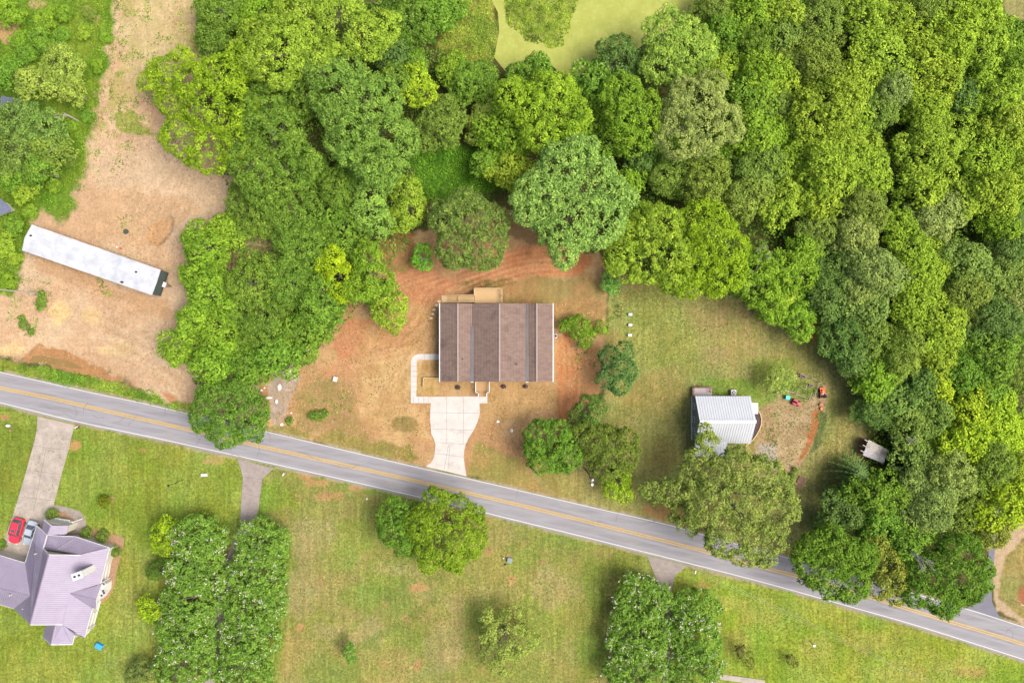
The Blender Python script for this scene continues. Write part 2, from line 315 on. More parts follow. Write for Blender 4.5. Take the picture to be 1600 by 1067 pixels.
# pond margin, marsh and thicket soils
Z([(680, -60), (775, -60), (775, 20), (778, 60), (765, 95), (720, 110), (690, 70)], (150, 164, 64), 1, 1.5, 1, 1, seed=159, rgb2=(164, 164, 74), vs=3)
Z([(640, 240), (700, 225), (775, 240), (780, 300), (700, 320), (650, 300)], (96, 140, 40), 1.5, 2, 1, .95, seed=160)
Z(ell(1262, 510, 12, 16), (198, 130, 90), .6, 1.5, 0, .9, seed=161)
Z([(170, 700)] * 1 + [(171, 701), (172, 700)], (0, 0, 0), .01, 0, 0, 0, seed=1)
# verge: pale grit along both road edges
for edge, sgn in ((RU, -1), (RL, 1)):
    e = [p for p in edge if -150 < p[0] < 1700]
    Z(e + [(p[0], p[1] + sgn * 3.0) for p in e[::-1]], (196, 180, 146), .25, .35, .1, .8, wscale=2, seed=170 + sgn)
# wheel ruts pressed into clay, straw and sand
def ruts(pts, rgb, gauge=1.7, wd=.22, op=.45, seed=1):
    line = np.array(resample_px(pts)); 
    t_ = np.gradient(line, axis=0); t_ /= np.linalg.norm(t_, axis=1)[:, None] + 1e-9; nr_ = np.stack([-t_[:, 1], t_[:, 0]], 1)
    c = np.array(A(*rgb)[:3])
    for sd_ in (-gauge / 2, gauge / 2):
        L_ = line + nr_ * sd_; mn = L_.min(0) - 1; mx_ = L_.max(0) + 1
        sel = np.where((X > mn[0]) & (X < mx_[0]) & (Y > mn[1]) & (Y < mx_[1]))[0]
        if not len(sel): continue
        dd = np.full(len(sel), 1e9)
        for a in range(0, len(L_)): dd = np.minimum(dd, (X[sel] - L_[a, 0]) ** 2 + (Y[sel] - L_[a, 1]) ** 2)
        dd = np.sqrt(dd); m_ = np.clip(1 - dd / (wd * 1.6), 0, 1) * op * np.clip(.6 + fbm(X[sel], Y[sel], 2, seed + 400) * 2, 0, 1)
        col[sel, :3] = col[sel, :3] * (1 - m_[:, None]) + c * m_[:, None]
def resample_px(pts):
    p = [np.array(P(*a).xy) for a in pts]; out = []
    for i in range(len(p) - 1):
        p0, p1, p2, p3 = p[max(i - 1, 0)], p[i], p[i + 1], p[min(i + 2, len(p) - 1)]; k = max(2, int(np.linalg.norm(p2 - p1) / .25))
        for j in range(k):
            t = j / k; out.append(.5 * (2 * p1 + (p2 - p0) * t + (2 * p0 - 5 * p1 + 4 * p2 - p3) * t * t + (3 * p1 - p0 - 3 * p2 + p3) * t ** 3))
    return out
DK, LT = (176, 118, 78), (236, 186, 140)
rr_ = random.Random(9)
for i in range(7):      # arcs behind the house
    k = i * 7; ruts([(905 - k, 400 + k * .5), (820, 400 + k * .6), (740, 425 + k * .6), (680, 450 + k), (640 + k * .5, 500 + k), (600 - i * 9, 545 + k * .5), (540 - k, 570 + i * 3)], DK if i % 2 else LT, op=.5, seed=i)
for i in range(6): ruts([(560 + i * 14, 480 + i * 5), (600 + i * 10, 455), (660, 430 + i * 4), (760, 405 + i * 4)], DK if i % 2 else LT, op=.4, seed=20 + i)
for i in range(6): ruts([(590 + i * 14, 620 + i * 4), (612 + i * 12, 585), (650 + i * 6, 545 - i * 4), (676, 500)], (186, 140, 90) if i % 2 else (238, 206, 150), op=.4, seed=40 + i)
for i in range(4): ruts([(885 + i * 5, 520), (890 + i * 4, 570), (884 + i * 6, 640)], DK if i % 2 else LT, op=.45, seed=60 + i)
for i in range(7): ruts([(200 + i * 14, 335 + i * 3), (230 + i * 12, 290), (270 + i * 8, 250 - i * 6), (300, 160 + i * 5), (255, 60)], (196, 152, 108) if i % 2 else (244, 220, 182), op=.4, seed=80 + i)
for i in range(6): ruts([(10, 500 + i * 9), (90, 480 + i * 14), (180, 500 + i * 10), (290, 560 + i * 9)], (204, 158, 112) if i % 2 else (246, 222, 176), op=.4, seed=100 + i)
for i in range(4): ruts([(255, 480 + i * 10), (200, 455 + i * 8), (110, 425 + i * 8)], (200, 154, 110), op=.35, seed=120 + i)
for i in range(3): ruts([(968 - i * 5, 560), (964 - i * 4, 500), (975 - i * 3, 455)], (196, 160, 104), op=.5, seed=130 + i)
for i in range(8): ruts([(1010 + i * 16, 470), (1012 + i * 16, 540), (1004 + i * 15, 640)], (176, 178, 100) if i % 2 else (142, 150, 72), op=.28, gauge=.9, seed=140 + i)
# broad tonal drift
drift = 1 + fbm(X, Y, 14, 900, 5) * .22 + fbm(X, Y, 1.6, 940, 4) * .3
q = (fbm(X, Y, 5, 970, 5) * 1.3)[:, None] * np.array([[1, -.15, -.1]]) * .35
col[:, :3] *= 1 + q * col[:, 3:4]
col[:, :3] *= drift[:, None]
zz = np.zeros_like(X)
bowl = sdist(X, Y, WP([(229, 366), (238, 354), (252, 340), (266, 336), (272, 346), (268, 362), (258, 380), (246, 386), (234, 380)]))
zz -= np.clip((bowl + fbm(X, Y, 1.5, 77, 3) * .8) / .4, 0, 1) * .4
me = bpy.data.meshes.new('ground')
co = np.stack([X, Y, zz], 1).astype(np.float32)
me.vertices.add(len(co)); me.vertices.foreach_set('co', co.ravel())
ii = np.arange(nxg * nyg).reshape(nyg, nxg)
q = np.stack([ii[:-1, :-1], ii[:-1, 1:], ii[1:, 1:], ii[1:, :-1]], -1).reshape(-1, 4)
me.loops.add(q.size); me.polygons.add(len(q)); me.loops.foreach_set('vertex_index', q.ravel().astype(np.int32))
me.polygons.foreach_set('loop_start', np.arange(0, q.size, 4, dtype=np.int32)); me.update()
ca = me.color_attributes.new('soil', 'FLOAT_COLOR', 'POINT'); ca.data.foreach_set('color', col.astype(np.float32).ravel())
gm = bpy.data.materials.new('soil_and_grass'); gm.use_nodes = True
n = gm.node_tree.nodes; l = gm.node_tree.links; b = n['Principled BSDF']; b.inputs['Roughness'].default_value = .95; b.inputs['Specular IOR Level'].default_value = .1
at = n.new('ShaderNodeAttribute'); at.attribute_name = 'soil'
geo = n.new('ShaderNodeNewGeometry')
def nz(sc, det=5, st=None, rough=.65, rot=0):
    t = n.new('ShaderNodeTexNoise'); t.inputs['Scale'].default_value = sc; t.inputs['Detail'].default_value = det; t.inputs['Roughness'].default_value = rough
    if st:
        mp = n.new('ShaderNodeMapping'); mp.inputs['Scale'].default_value = st; mp.inputs['Rotation'].default_value = (0, 0, rot); l.new(geo.outputs['Position'], mp.inputs['Vector']); l.new(mp.outputs[0], t.inputs['Vector'])
    else: l.new(geo.outputs['Position'], t.inputs['Vector'])
    return t.outputs['Fac']
def mr(x, a, b_, c_, d_):
    r = n.new('ShaderNodeMapRange'); r.inputs[1].default_value = a; r.inputs[2].default_value = b_; r.inputs[3].default_value = c_; r.inputs[4].default_value = d_; l.new(x, r.inputs[0]); return r.outputs[0]
def mth(op, x, y):
    r = n.new('ShaderNodeMath'); r.operation = op
    for i, v in enumerate((x, y)):
        if hasattr(v, 'links') or hasattr(v, 'is_linked'): l.new(v, r.inputs[i])
        else: r.inputs[i].default_value = v
    return r.outputs[0]
g1 = mth('MULTIPLY', mr(nz(1.0, 8, rough=.85), .36, .64, .74, 1.22), mr(nz(2.3, 3, rough=.75), .38, .62, .74, 1.26))             # grass mottling
g2 = mr(nz(1.3, 3, (1, .08, 1), rot=.28), .38, .62, .85, 1.15)  # faint mowing streaks
grassv = mth('MULTIPLY', g1, g2)
d1 = mth('MULTIPLY', mr(nz(.8, 8, rough=.85), .36, .64, .86, 1.14), mr(nz(2.1, 3, rough=.75), .38, .62, .88, 1.11))
d2 = mr(nz(2.2, 4, (1, .15, 1), rot=-.9), .35, .7, .93, 1.07)
dirtv = mth('MULTIPLY', d1, d2)
mv = n.new('ShaderNodeMix'); l.new(at.outputs['Alpha'], mv.inputs[0]); l.new(dirtv, mv.inputs[2]); l.new(grassv, mv.inputs[3])
sc_ = n.new('ShaderNodeVectorMath'); sc_.operation = 'SCALE'; l.new(at.outputs['Color'], sc_.inputs[0]); l.new(mv.outputs[0], sc_.inputs['Scale'])
# scattered litter: straw-coloured and green-brown flecks
sp = mr(nz(2.6, 4, rough=.8), .585, .68, 0, .75)
m1 = n.new('ShaderNodeMix'); m1.data_type = 'RGBA'; l.new(sp, m1.inputs[0]); l.new(sc_.outputs[0], m1.inputs[6])
fl = n.new('ShaderNodeMix'); fl.data_type = 'RGBA'; l.new(at.outputs['Alpha'], fl.inputs[0]); fl.inputs[6].default_value = A(150, 122, 80); fl.inputs[7].default_value = A(182, 172, 106)
l.new(fl.outputs[2], m1.inputs[7])
sp2 = mr(nz(1.9, 5, rough=.8), .58, .68, 0, .6)
m2 = n.new('ShaderNodeMix'); m2.data_type = 'RGBA'; l.new(sp2, m2.inputs[0]); l.new(m1.outputs[2], m2.inputs[6])
fl2 = n.new('ShaderNodeMix'); fl2.data_type = 'RGBA'; l.new(at.outputs['Alpha'], fl2.inputs[0]); fl2.inputs[6].default_value = A(240, 214, 172); fl2.inputs[7].default_value = A(104, 136, 44)
l.new(fl2.outputs[2], m2.inputs[7])
l.new(m2.outputs[2], b.inputs['Base Color'])
bp = n.new('ShaderNodeBump'); bp.inputs['Strength'].default_value = .6; bp.inputs['Distance'].default_value = .12
l.new(nz(2.0, 8, rough=.75), bp.inputs['Height']); l.new(bp.outputs[0], b.inputs['Normal'])
me.materials.append(gm)
ground = bpy.data.objects.new('ground', me); C.objects.link(ground); tag(ground, kind='structure')

# ------------------------------------------------------------------ ROAD
M = {}
M['asphalt'] = mat('worn_asphalt', A(184, 182, 186), A(162, 159, 163), .85, .8, 7, (.12, 1, 1), rot=.245, c3=A(188, 170, 150), scale3=.25, amt3=.35, contrast=(.35, .65))
M['asphalt_dark'] = mat('side_asphalt', A(150, 150, 162), A(136, 136, 148), .85, .6, 5)
M['white_paint'] = mat('white_road_paint', A(248, 246, 240), A(215, 210, 205), .7, 2, 5, contrast=(.2, .45))
M['yellow_paint'] = mat('yellow_road_paint', A(246, 204, 92), A(232, 186, 84), .7, 1.5, 5, contrast=(.3, .6))
def strip(a, b_, z, name, m, parent=None):
    mb = MB()
    for i in range(len(a) - 1):
        mb.poly([(*b_[i], z), (*b_[i + 1], z), (*a[i + 1], z), (*a[i], z)])
    return mb.build(name, m, parent, origin=(0, 0, 0))
def smooth_line(pts, step=12):
    """Catmull-Rom through photo pixel points -> world xy"""
    out = []
    for i in range(len(pts) - 1):
        p0 = np.array(pts[max(i - 1, 0)], float); p1 = np.array(pts[i], float); p2 = np.array(pts[i + 1], float); p3 = np.array(pts[min(i + 2, len(pts) - 1)], float)
        k = max(1, int(np.linalg.norm(p2 - p1) / step))
        for j in range(k):
            t = j / k; out.append(.5 * (2 * p1 + (p2 - p0) * t + (2 * p0 - 5 * p1 + 4 * p2 - p3) * t * t + (3 * p1 - p0 - 3 * p2 + p3) * t ** 3))
    out.append(np.array(pts[-1], float)); return [tuple(P(*p).xy) for p in out]
def resample(line, n_):
    a = np.array(line); d = np.r_[0, np.cumsum(np.linalg.norm(np.diff(a, axis=0), axis=1))]; t = np.linspace(0, d[-1], n_)
    return np.stack([np.interp(t, d, a[:, 0]), np.interp(t, d, a[:, 1])], 1)
NU = 260
lu, ll, lc = [resample(smooth_line(e), NU) for e in (RU, RL, RC)]
road = strip(lu, ll, .03, 'road', M['asphalt']); tag(road, kind='structure')
def offset_line(line, d):
    t = np.gradient(line, axis=0); t /= np.linalg.norm(t, axis=1)[:, None]; nrm = np.stack([-t[:, 1], t[:, 0]], 1); return line + nrm * d
strip(offset_line(lu, -.10), offset_line(lu, -.22), .036, 'edge_line', M['white_paint'], road)
strip(offset_line(ll, .42), offset_line(ll, .28), .036, 'edge_line', M['white_paint'], road)
strip(offset_line(lc, .27), offset_line(lc, .10), .036, 'centre_line', M['yellow_paint'], road)
strip(offset_line(lc, -.10), offset_line(lc, -.27), .036, 'centre_line', M['yellow_paint'], road)
M['wear'] = mat('tyre_polished_asphalt', A(172, 170, 175), A(186, 184, 187), .8, .7, 6, (.12, 1, 1), rot=.245)
M['crack'] = mat('sealed_crack', A(128, 125, 128), A(150, 146, 148), .8, 2)
for d_, w_ in ((.95, .45), (2.35, .45), (-.85, .45), (-2.2, .45)): strip(offset_line(lc, d_ + w_ / 2), offset_line(lc, d_ - w_ / 2), .033, 'wheel_track', M['wear'], road)
rk = random.Random(3); ck = MB()
for i in range(34):
    j = rk.randrange(60, 230); p_ = lc[j] + np.array([rk.uniform(-.4, .4), rk.uniform(-2.6, 2.6)]); a_ = rk.choice([-.25, 1.3, 1.1, -.25]) + rk.uniform(-.3, .3); q_c = []
    for k in range(7): q_c.append((p_[0], p_[1], .0375)); p_ = p_ + np.array([math.cos(a_), math.sin(a_)]) * .4; a_ += rk.uniform(-.5, .5)
    for u_, v_ in zip(q_c[:-1], q_c[1:]):
        dx_, dy_ = v_[0] - u_[0], v_[1] - u_[1]; L_ = math.hypot(dx_, dy_); nx_, ny_ = -dy_ / L_ * .03, dx_ / L_ * .03
        ck.poly([(u_[0] - nx_, u_[1] - ny_, u_[2]), (v_[0] - nx_, v_[1] - ny_, v_[2]), (v_[0] + nx_, v_[1] + ny_, v_[2]), (u_[0] + nx_, u_[1] + ny_, u_[2])])
ck.build('crack', M['crack'], road)
sr = MB().poly([(*p, .024) for p in [tuple(P(a, b_).xy) for a, b_ in [(1508, 952), (1532, 933), (1540, 915), (1544, 880), (1545, 830), (1550, 790), (1560, 730), (1572, 730), (1562, 790), (1556, 835), (1554, 862), (1551, 896), (1549, 912), (1550, 940), (1558, 957), (1566, 969)]]])
tag(sr.build('side_road', M['asphalt_dark']), kind='structure')

# ------------------------------------------------------------------ concrete drives and walks
M['concrete_new'] = mat('new_concrete', A(252, 246, 238, .46), A(238, 230, 220, .46), .8, .5, 5, contrast=(.3, .6), c3=A(214, 204, 192, .46), scale3=.7, amt3=.7)
M['concrete_old'] = mat('weathered_concrete', A(222, 208, 194), A(190, 178, 166), .85, .55, 7, contrast=(.35, .65), c3=A(166, 150, 136), scale3=1.3, amt3=.5)
M['concrete_grey'] = mat('grey_concrete', A(196, 184, 176), A(172, 158, 150), .85, .9, 6, contrast=(.35, .65))
M['joint'] = mat('joint_new', A(168, 160, 152), None, .9, 3)  # darker joint strips in the new concrete
M['joint_dark'] = mat('joint_old', A(150, 138, 124), None, .9, 3)
def slab(name, pts, m, z0=-.05, z1=.04, joints=(), jm=None, jw=.05, label=None, cat=None):
    mb = MB().prism([P(a, b_) for a, b_ in pts], z0, z1, 0)
    for a, b_ in joints:
        pa = P(*a, z1 + .002); pb = P(*b_, z1 + .002); d = (pb - pa).normalized(); s_ = Vector((-d.y, d.x, 0)) * jw / 2
        mb.poly([pa - s_, pb - s_, pb + s_, pa + s_], 1)
    o = mb.build(name, [m, jm or M['joint']]); tag(o, label, cat, kind='structure'); return o
slab('driveway', [(673.3, 619.8), (748.6, 619), (749.7, 646.5), (746.5, 658), (740, 672), (733, 683), (727.5, 694.3), (725, 705), (724.7, 714), (726, 728), (729, 743.6), (665.5, 728.5), (674, 722), (678.3, 714), (680.6, 694.3), (678, 686), (674, 677.4), (672, 655)],
     M['concrete_new'], z1=.05, joints=[((698, 620), (698, 693)), ((723.9, 620), (724, 693)), ((673, 644.5), (749, 645.5)), ((675, 670), (740, 672)), ((680.6, 691), (728, 694)), ((679, 708), (725, 714)), ((701, 694), (694, 733)), ((703, 694), (700, 734))])
wk = [(687, 553), (665, 553), (654, 553), (648, 555), (644, 558.5), (642, 564), (642, 600), (641.8, 629.6), (673, 629.6), (673, 619.8), (650.5, 619.5), (651, 600), (651, 566.4), (652, 563.5), (655, 562.3), (687, 562)]
js = [((663, 553), (663, 562)), ((672, 553), (672, 562)), ((680, 553), (680, 562))] + [((642, y), (651, y)) for y in range(572, 619, 8)] + [((x, 620), (x, 629.6)) for x in (646, 654, 662, 669)]
slab('garden_walk', wk, M['concrete_new'], z1=.04, joints=js)
slab('step_landing', [(749, 619.5), (761.5, 619.5), (761.5, 630), (749, 630)], M['concrete_new'], z1=.06)
slab('concrete_driveway', [(59, 650.5), (117, 663.8), (112, 682), (108, 700), (98, 735), (84.3, 787), (78, 812), (66, 824), (62, 862), (52, 870), (0, 880), (-30, 880), (-30, 850), (6, 850), (8, 838), (21, 803.5), (40, 740), (55, 685), (57.6, 671.8)], M['concrete_old'], z1=.04,
     joints=[((50, 696), (109, 704)), ((42, 734), (97, 741)), ((30, 776), (87, 782)), ((72, 700), (52, 800)), ((15, 820), (75, 826))], jm=M['joint_dark'])
slab('curved_walk', [(84.3, 788.5), (100, 791), (123.7, 798), (130, 804), (133.5, 812), (134, 822), (131, 832), (124, 839), (108, 842), (104, 832), (116, 830), (119, 822), (117, 812), (108, 805), (96, 799), (82, 797)], M['concrete_grey'], z1=.045)
slab('side_driveway', [(371, 717.5), (428, 731.5), (410, 747.7), (406, 775), (404, 797), (372, 870), (350, 960), (335, 1067), (330, 1110), (312, 1110), (320, 1067), (335, 960), (355, 870), (375, 818), (379.5, 745), (376, 732)], M['concrete_grey'], z1=.04,
     joints=[((379, 745), (409, 749)), ((377, 770), (406, 776))], jm=M['joint_dark'])
slab('hedge_driveway', [(1010.8, 867.2), (1074, 883.2), (1054.4, 899), (1051, 915), (1048.8, 933), (1047, 1010), (1046, 1110), (1036, 1110), (1036, 1000), (1034, 933), (1023.5, 899)], M['concrete_grey'], z1=.04,
     joints=[((1020, 893), (1056, 897))], jm=M['joint_dark'])
slab('patio_edge', [(1120, 1051.5), (1195, 1062), (1195, 1078), (1186, 1078), (1186, 1069), (1120, 1060)], M['concrete_old'], z1=.10)

# ------------------------------------------------------------------ water
M['duckweed'] = mat('duckweed_water', A(204, 210, 106), A(188, 196, 88), .75, .5, 9, contrast=(.36, .64), c3=A(222, 226, 132), scale3=1.8, amt3=.6)
pond = MB().poly([(*P(a, b_).xy, .012) for a, b_ in [(768, -140), (768, 0), (778, 20), (780, 50), (772, 90), (790, 112), (860, 100), (885, 125), (915, 128), (930, 105), (985, 85), (1020, 60), (1060, 38), (1105, 5), (1140, -60), (1140, -140)]])
tag(pond.build('pond_water', M['duckweed']), kind='structure')
M['mud_water'] = mat('muddy_water', A(176, 146, 88), A(164, 132, 78), .12, .5, 3, spec=.5)
pud = MB().poly([(*P(a, b_).xy, .010) for a, b_ in [(46, 564), (52, 556), (66, 555), (80, 559), (96, 561), (112, 566), (126, 572), (130, 577), (112, 575), (88, 571), (64, 567)]])
tag(pud.build('puddle_water', M['mud_water']), kind='structure')


# ------------------------------------------------------------------ TREES
def leaf_mat(name, transl=.28, objcol=True, flat=None, lo=.40, hi=1.62):
    m = bpy.data.materials.new(name); m.use_nodes = True
    n = m.node_tree.nodes; l = m.node_tree.links; n.clear()
    out = n.new('ShaderNodeOutputMaterial'); df = n.new('ShaderNodeBsdfDiffuse'); tr = n.new('ShaderNodeBsdfTranslucent'); mx = n.new('ShaderNodeMixShader')
    at = n.new('ShaderNodeAttribute'); at.attribute_name = 'tint'
    if objcol:
        oi = n.new('ShaderNodeObjectInfo'); c = oi.outputs['Color']
    else:
        rg = n.new('ShaderNodeRGB'); rg.outputs[0].default_value = flat; c = rg.outputs[0]
    hs = n.new('ShaderNodeHueSaturation'); l.new(c, hs.inputs['Color'])
    sx = n.new('ShaderNodeSeparateColor'); l.new(at.outputs['Color'], sx.inputs[0])
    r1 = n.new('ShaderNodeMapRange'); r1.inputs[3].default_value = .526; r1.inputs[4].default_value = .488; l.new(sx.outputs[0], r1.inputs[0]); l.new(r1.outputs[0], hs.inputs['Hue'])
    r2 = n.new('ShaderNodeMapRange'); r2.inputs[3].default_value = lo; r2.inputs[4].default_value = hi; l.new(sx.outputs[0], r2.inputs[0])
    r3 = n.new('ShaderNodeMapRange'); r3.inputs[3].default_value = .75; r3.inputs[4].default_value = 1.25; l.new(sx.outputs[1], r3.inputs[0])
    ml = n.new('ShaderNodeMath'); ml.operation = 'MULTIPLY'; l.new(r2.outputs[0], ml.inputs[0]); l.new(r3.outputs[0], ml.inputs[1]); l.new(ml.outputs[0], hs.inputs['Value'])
    l.new(hs.outputs[0], df.inputs[0]); l.new(hs.outputs[0], tr.inputs[0]); mx.inputs[0].default_value = transl
    l.new(df.outputs[0], mx.inputs[1]); l.new(tr.outputs[0], mx.inputs[2]); l.new(mx.outputs[0], out.inputs[0]); return m
LEAF = leaf_mat('leaves'); TUFT = leaf_mat('ground_tufts', .1, lo=.78, hi=1.2)
BARK = mat('bark', (.24, .20, .16, 1), (.15, .12, .095, 1), .9, 3, 5, (1, 1, .3), bump=.5)
DEADWOOD = mat('bleached_wood', (.42, .38, .33, 1), (.28, .25, .22, 1), .9, 3, 4)
BLOSSOM = mat('blossom', (.62, .56, .54, 1), (.72, .55, .55, 1), .8, 2, 3)

def leaf_quads(cen, nrm, size, rs, aspect=.62):
    """kite-shaped leaves; returns (N*4,3)"""
    N = len(cen); nrm = nrm / np.linalg.norm(nrm, axis=1)[:, None]
    r = rs.randn(N, 3); u = np.cross(nrm, r); u /= np.linalg.norm(u, axis=1)[:, None]; w = np.cross(nrm, u)
    s = size[:, None]
    p = np.empty((N, 4, 3)); p[:, 0] = cen - u * s * .5; p[:, 1] = cen + w * s * aspect * .5 + u * s * .1 - nrm * s * .08
    p[:, 2] = cen + u * s * .5 - nrm * s * .12; p[:, 3] = cen - w * s * aspect * .5 + u * s * .1 - nrm * s * .08
    return p.reshape(-1, 3)
def leaf_mesh(name, verts, tint, mats, midx=None):
    N = len(verts) // 4; me = bpy.data.meshes.new(name)
    me.vertices.add(N * 4); me.vertices.foreach_set('co', verts.astype(np.float32).ravel())
    me.loops.add(N * 4); me.loops.foreach_set('vertex_index', np.arange(N * 4, dtype=np.int32))
    me.polygons.add(N); me.polygons.foreach_set('loop_start', np.arange(0, N * 4, 4, dtype=np.int32))
    for m in mats: me.materials.append(m)
    if midx is not None: me.polygons.foreach_set('material_index', midx.astype(np.int32))
    me.update()
    ca = me.color_attributes.new('tint', 'BYTE_COLOR', 'POINT')
    t = np.ones((N, 4, 4), np.float32); t[:, :, 0] = tint[:, 0][:, None]; t[:, :, 1] = tint[:, 1][:, None]; t[:, :, 2] = 0
    ca.data.foreach_set('color', t.ravel()); return me
def crown_mesh(name, lobes, seed, rc=.62, leaf=.30, dens=1.0, loose=.35, blossoms=0, flat=.75, droop=0.0, gap=.0):
    """lobes: (x,y,z,rx,ry,rz) in metres, z = centre. Tufts of leaves over the union of the lobes, with a scatter inside."""
    rs = np.random.RandomState(seed); cc = []; cn = []
    L = np.array(lobes, float)
    for i, (x, y, z, rx, ry, rz) in enumerate(L):
        area = 2 * math.pi * ((rx * ry) * .55 + (rx + ry) / 2 * rz * .45)
        k = int(area / (rc * rc * 1.15) * dens) + 5
        d = rs.randn(k * 2, 3); d[:, 2] = np.abs(d[:, 2]) * 1.0 - .28; d /= np.linalg.norm(d, axis=1)[:, None]; d = d[:k]
        bump = 1 + .13 * np.sin(d[:, 0] * 5 + i + seed) * np.sin(d[:, 1] * 5.5 + 2 * i) + rs.uniform(-.13, .06, k)
        p = np.array([x, y, z]) + d * np.array([rx, ry, rz]) * bump[:, None]
        keep = np.ones(k, bool)
        for j, (a, b, c, ra, rb, rcz) in enumerate(L):
            if j != i:
                e = (p - [a, b, c]) / [ra, rb, rcz]; keep &= (e * e).sum(1) > .80
        if gap: keep &= rs.rand(k) > gap
        nn = d / np.array([rx, ry, rz]); nn /= np.linalg.norm(nn, axis=1)[:, None]
        cc.append(p[keep]); cn.append(nn[keep])
    cc = np.concatenate(cc); cn = np.concatenate(cn); k = len(cc)
    per = max(8, int(2.0 * rc * rc / (leaf * leaf * .33)))
    ci = np.repeat(np.arange(k), per); N = len(ci)
    d = rs.randn(N, 3); d /= np.linalg.norm(d, axis=1)[:, None]
    hemi = (d * cn[ci]).sum(1); d = np.where((hemi < -.15)[:, None], -d, d); d[:, 2] += .15
    rr = rc * rs.uniform(.55, 1.12, N) * rs.uniform(.75, 1.25, k)[ci]
    cen = cc[ci] + d * rr[:, None] * np.array([1, 1, flat]); cen[:, 2] -= droop * rs.rand(N)
    nrm = d * .8 + cn[ci] * .3 + np.array([0, 0, .6]) + rs.randn(N, 3) * loose
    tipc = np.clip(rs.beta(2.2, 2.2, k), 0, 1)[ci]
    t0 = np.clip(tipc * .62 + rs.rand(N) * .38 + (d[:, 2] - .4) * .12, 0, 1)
    # interior scatter on the twigs
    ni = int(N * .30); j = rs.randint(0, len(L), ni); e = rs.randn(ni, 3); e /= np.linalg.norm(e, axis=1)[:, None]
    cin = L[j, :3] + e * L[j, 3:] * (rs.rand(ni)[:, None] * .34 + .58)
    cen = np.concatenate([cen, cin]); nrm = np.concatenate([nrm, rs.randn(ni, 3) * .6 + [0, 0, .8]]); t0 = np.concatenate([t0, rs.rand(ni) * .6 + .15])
    size = leaf * rs.uniform(.7, 1.3, len(cen))
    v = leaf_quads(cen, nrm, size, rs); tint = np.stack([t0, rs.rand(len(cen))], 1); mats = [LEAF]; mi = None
    if blossoms:
        pw = np.clip(fbm(cc[:, 0] + seed, cc[:, 1], 2.2, seed % 97, 3) * 3 + .45, .03, 1) ** 1.5; bi = rs.choice(k, int(k * blossoms), replace=False, p=pw / pw.sum()); m_ = 5; bc = np.repeat(cc[bi] + cn[bi] * rc * .85, m_, 0) + rs.randn(len(bi) * m_, 3) * .13 + [0, 0, .28]
        bv = leaf_quads(bc, rs.randn(len(bc), 3) * .5 + [0, 0, 1], rs.uniform(.11, .19, len(bc)), rs, .9)
        v = np.concatenate([v, bv]); tint = np.concatenate([tint, np.ones((len(bc), 2)) * .5]); mi = np.r_[np.zeros(len(cen)), np.ones(len(bc))]; mats = [LEAF, BLOSSOM]
    return leaf_mesh(name, v, tint, mats, mi)
def trunk_mesh(name, h, r, lobes, seed):
    rs = random.Random(seed); mb = MB(); top = h * .62
    ax, ay = rs.uniform(-.4, .4), rs.uniform(-.4, .4)
    mb.tube([(0, 0, 0), (ax * .1, ay * .1, .35), (ax * .4, ay * .3, top * .5), (ax, ay, top)], [r * 1.5, r, r * .82, r * .5], 8)
    for (x, y, z, rx, ry, rz) in lobes[:7]:
        z0 = top * rs.uniform(.55, .98); f = z0 / top
        a = Vector((ax * f, ay * f, z0)); e = Vector((x * .9, y * .9, z + rz * .2)); m_ = (a + e) / 2 + Vector((rs.uniform(-.3, .3), rs.uniform(-.3, .3), .3))
        mb.tube([a, m_, e], [r * .34, r * .2, r * .07], 6)
        for k in range(2):
            q = e + Vector((rs.uniform(-1, 1) * rx * .6, rs.uniform(-1, 1) * ry * .6, rs.uniform(.0, .5) * rz))
            mb.tube([m_, (m_ + q) / 2 + Vector((0, 0, .15)), q], [r * .2, r * .13, r * .05], 5)
    me_o = mb.build(name, BARK, origin=(0, 0, 0)); me = me_o.data; bpy.data.objects.remove(me_o); return me
def rand_lobes(R, h, seed, n=8, spread=.6, sub=(.34, .5), tall=.8):
    rs = random.Random(seed); zc = h - R * tall * .95; zc = max(zc, R * .35)
    L = [(0, 0, zc, R * .66, R * .66, R * tall * .9)]
    a0 = rs.uniform(0, 6.28)
    for k in range(n):
        a = a0 + k * 6.283 / n + rs.uniform(-.45, .45); d = R * spread * rs.uniform(.7, 1.32); s = R * rs.uniform(sub[0] * .75, sub[1])
        L.append((d * math.cos(a), d * math.sin(a), zc + rs.uniform(-.35, .35) * R * tall * .8, s, s * rs.uniform(.8, 1.1), s * rs.uniform(.75, .95)))
    for k in range(3):
        a = rs.uniform(0, 6.28); d = R * .3; s = R * rs.uniform(.3, .4)
        L.append((d * math.cos(a), d * math.sin(a), zc + R * tall * .55, s, s, s * .8))
    return L
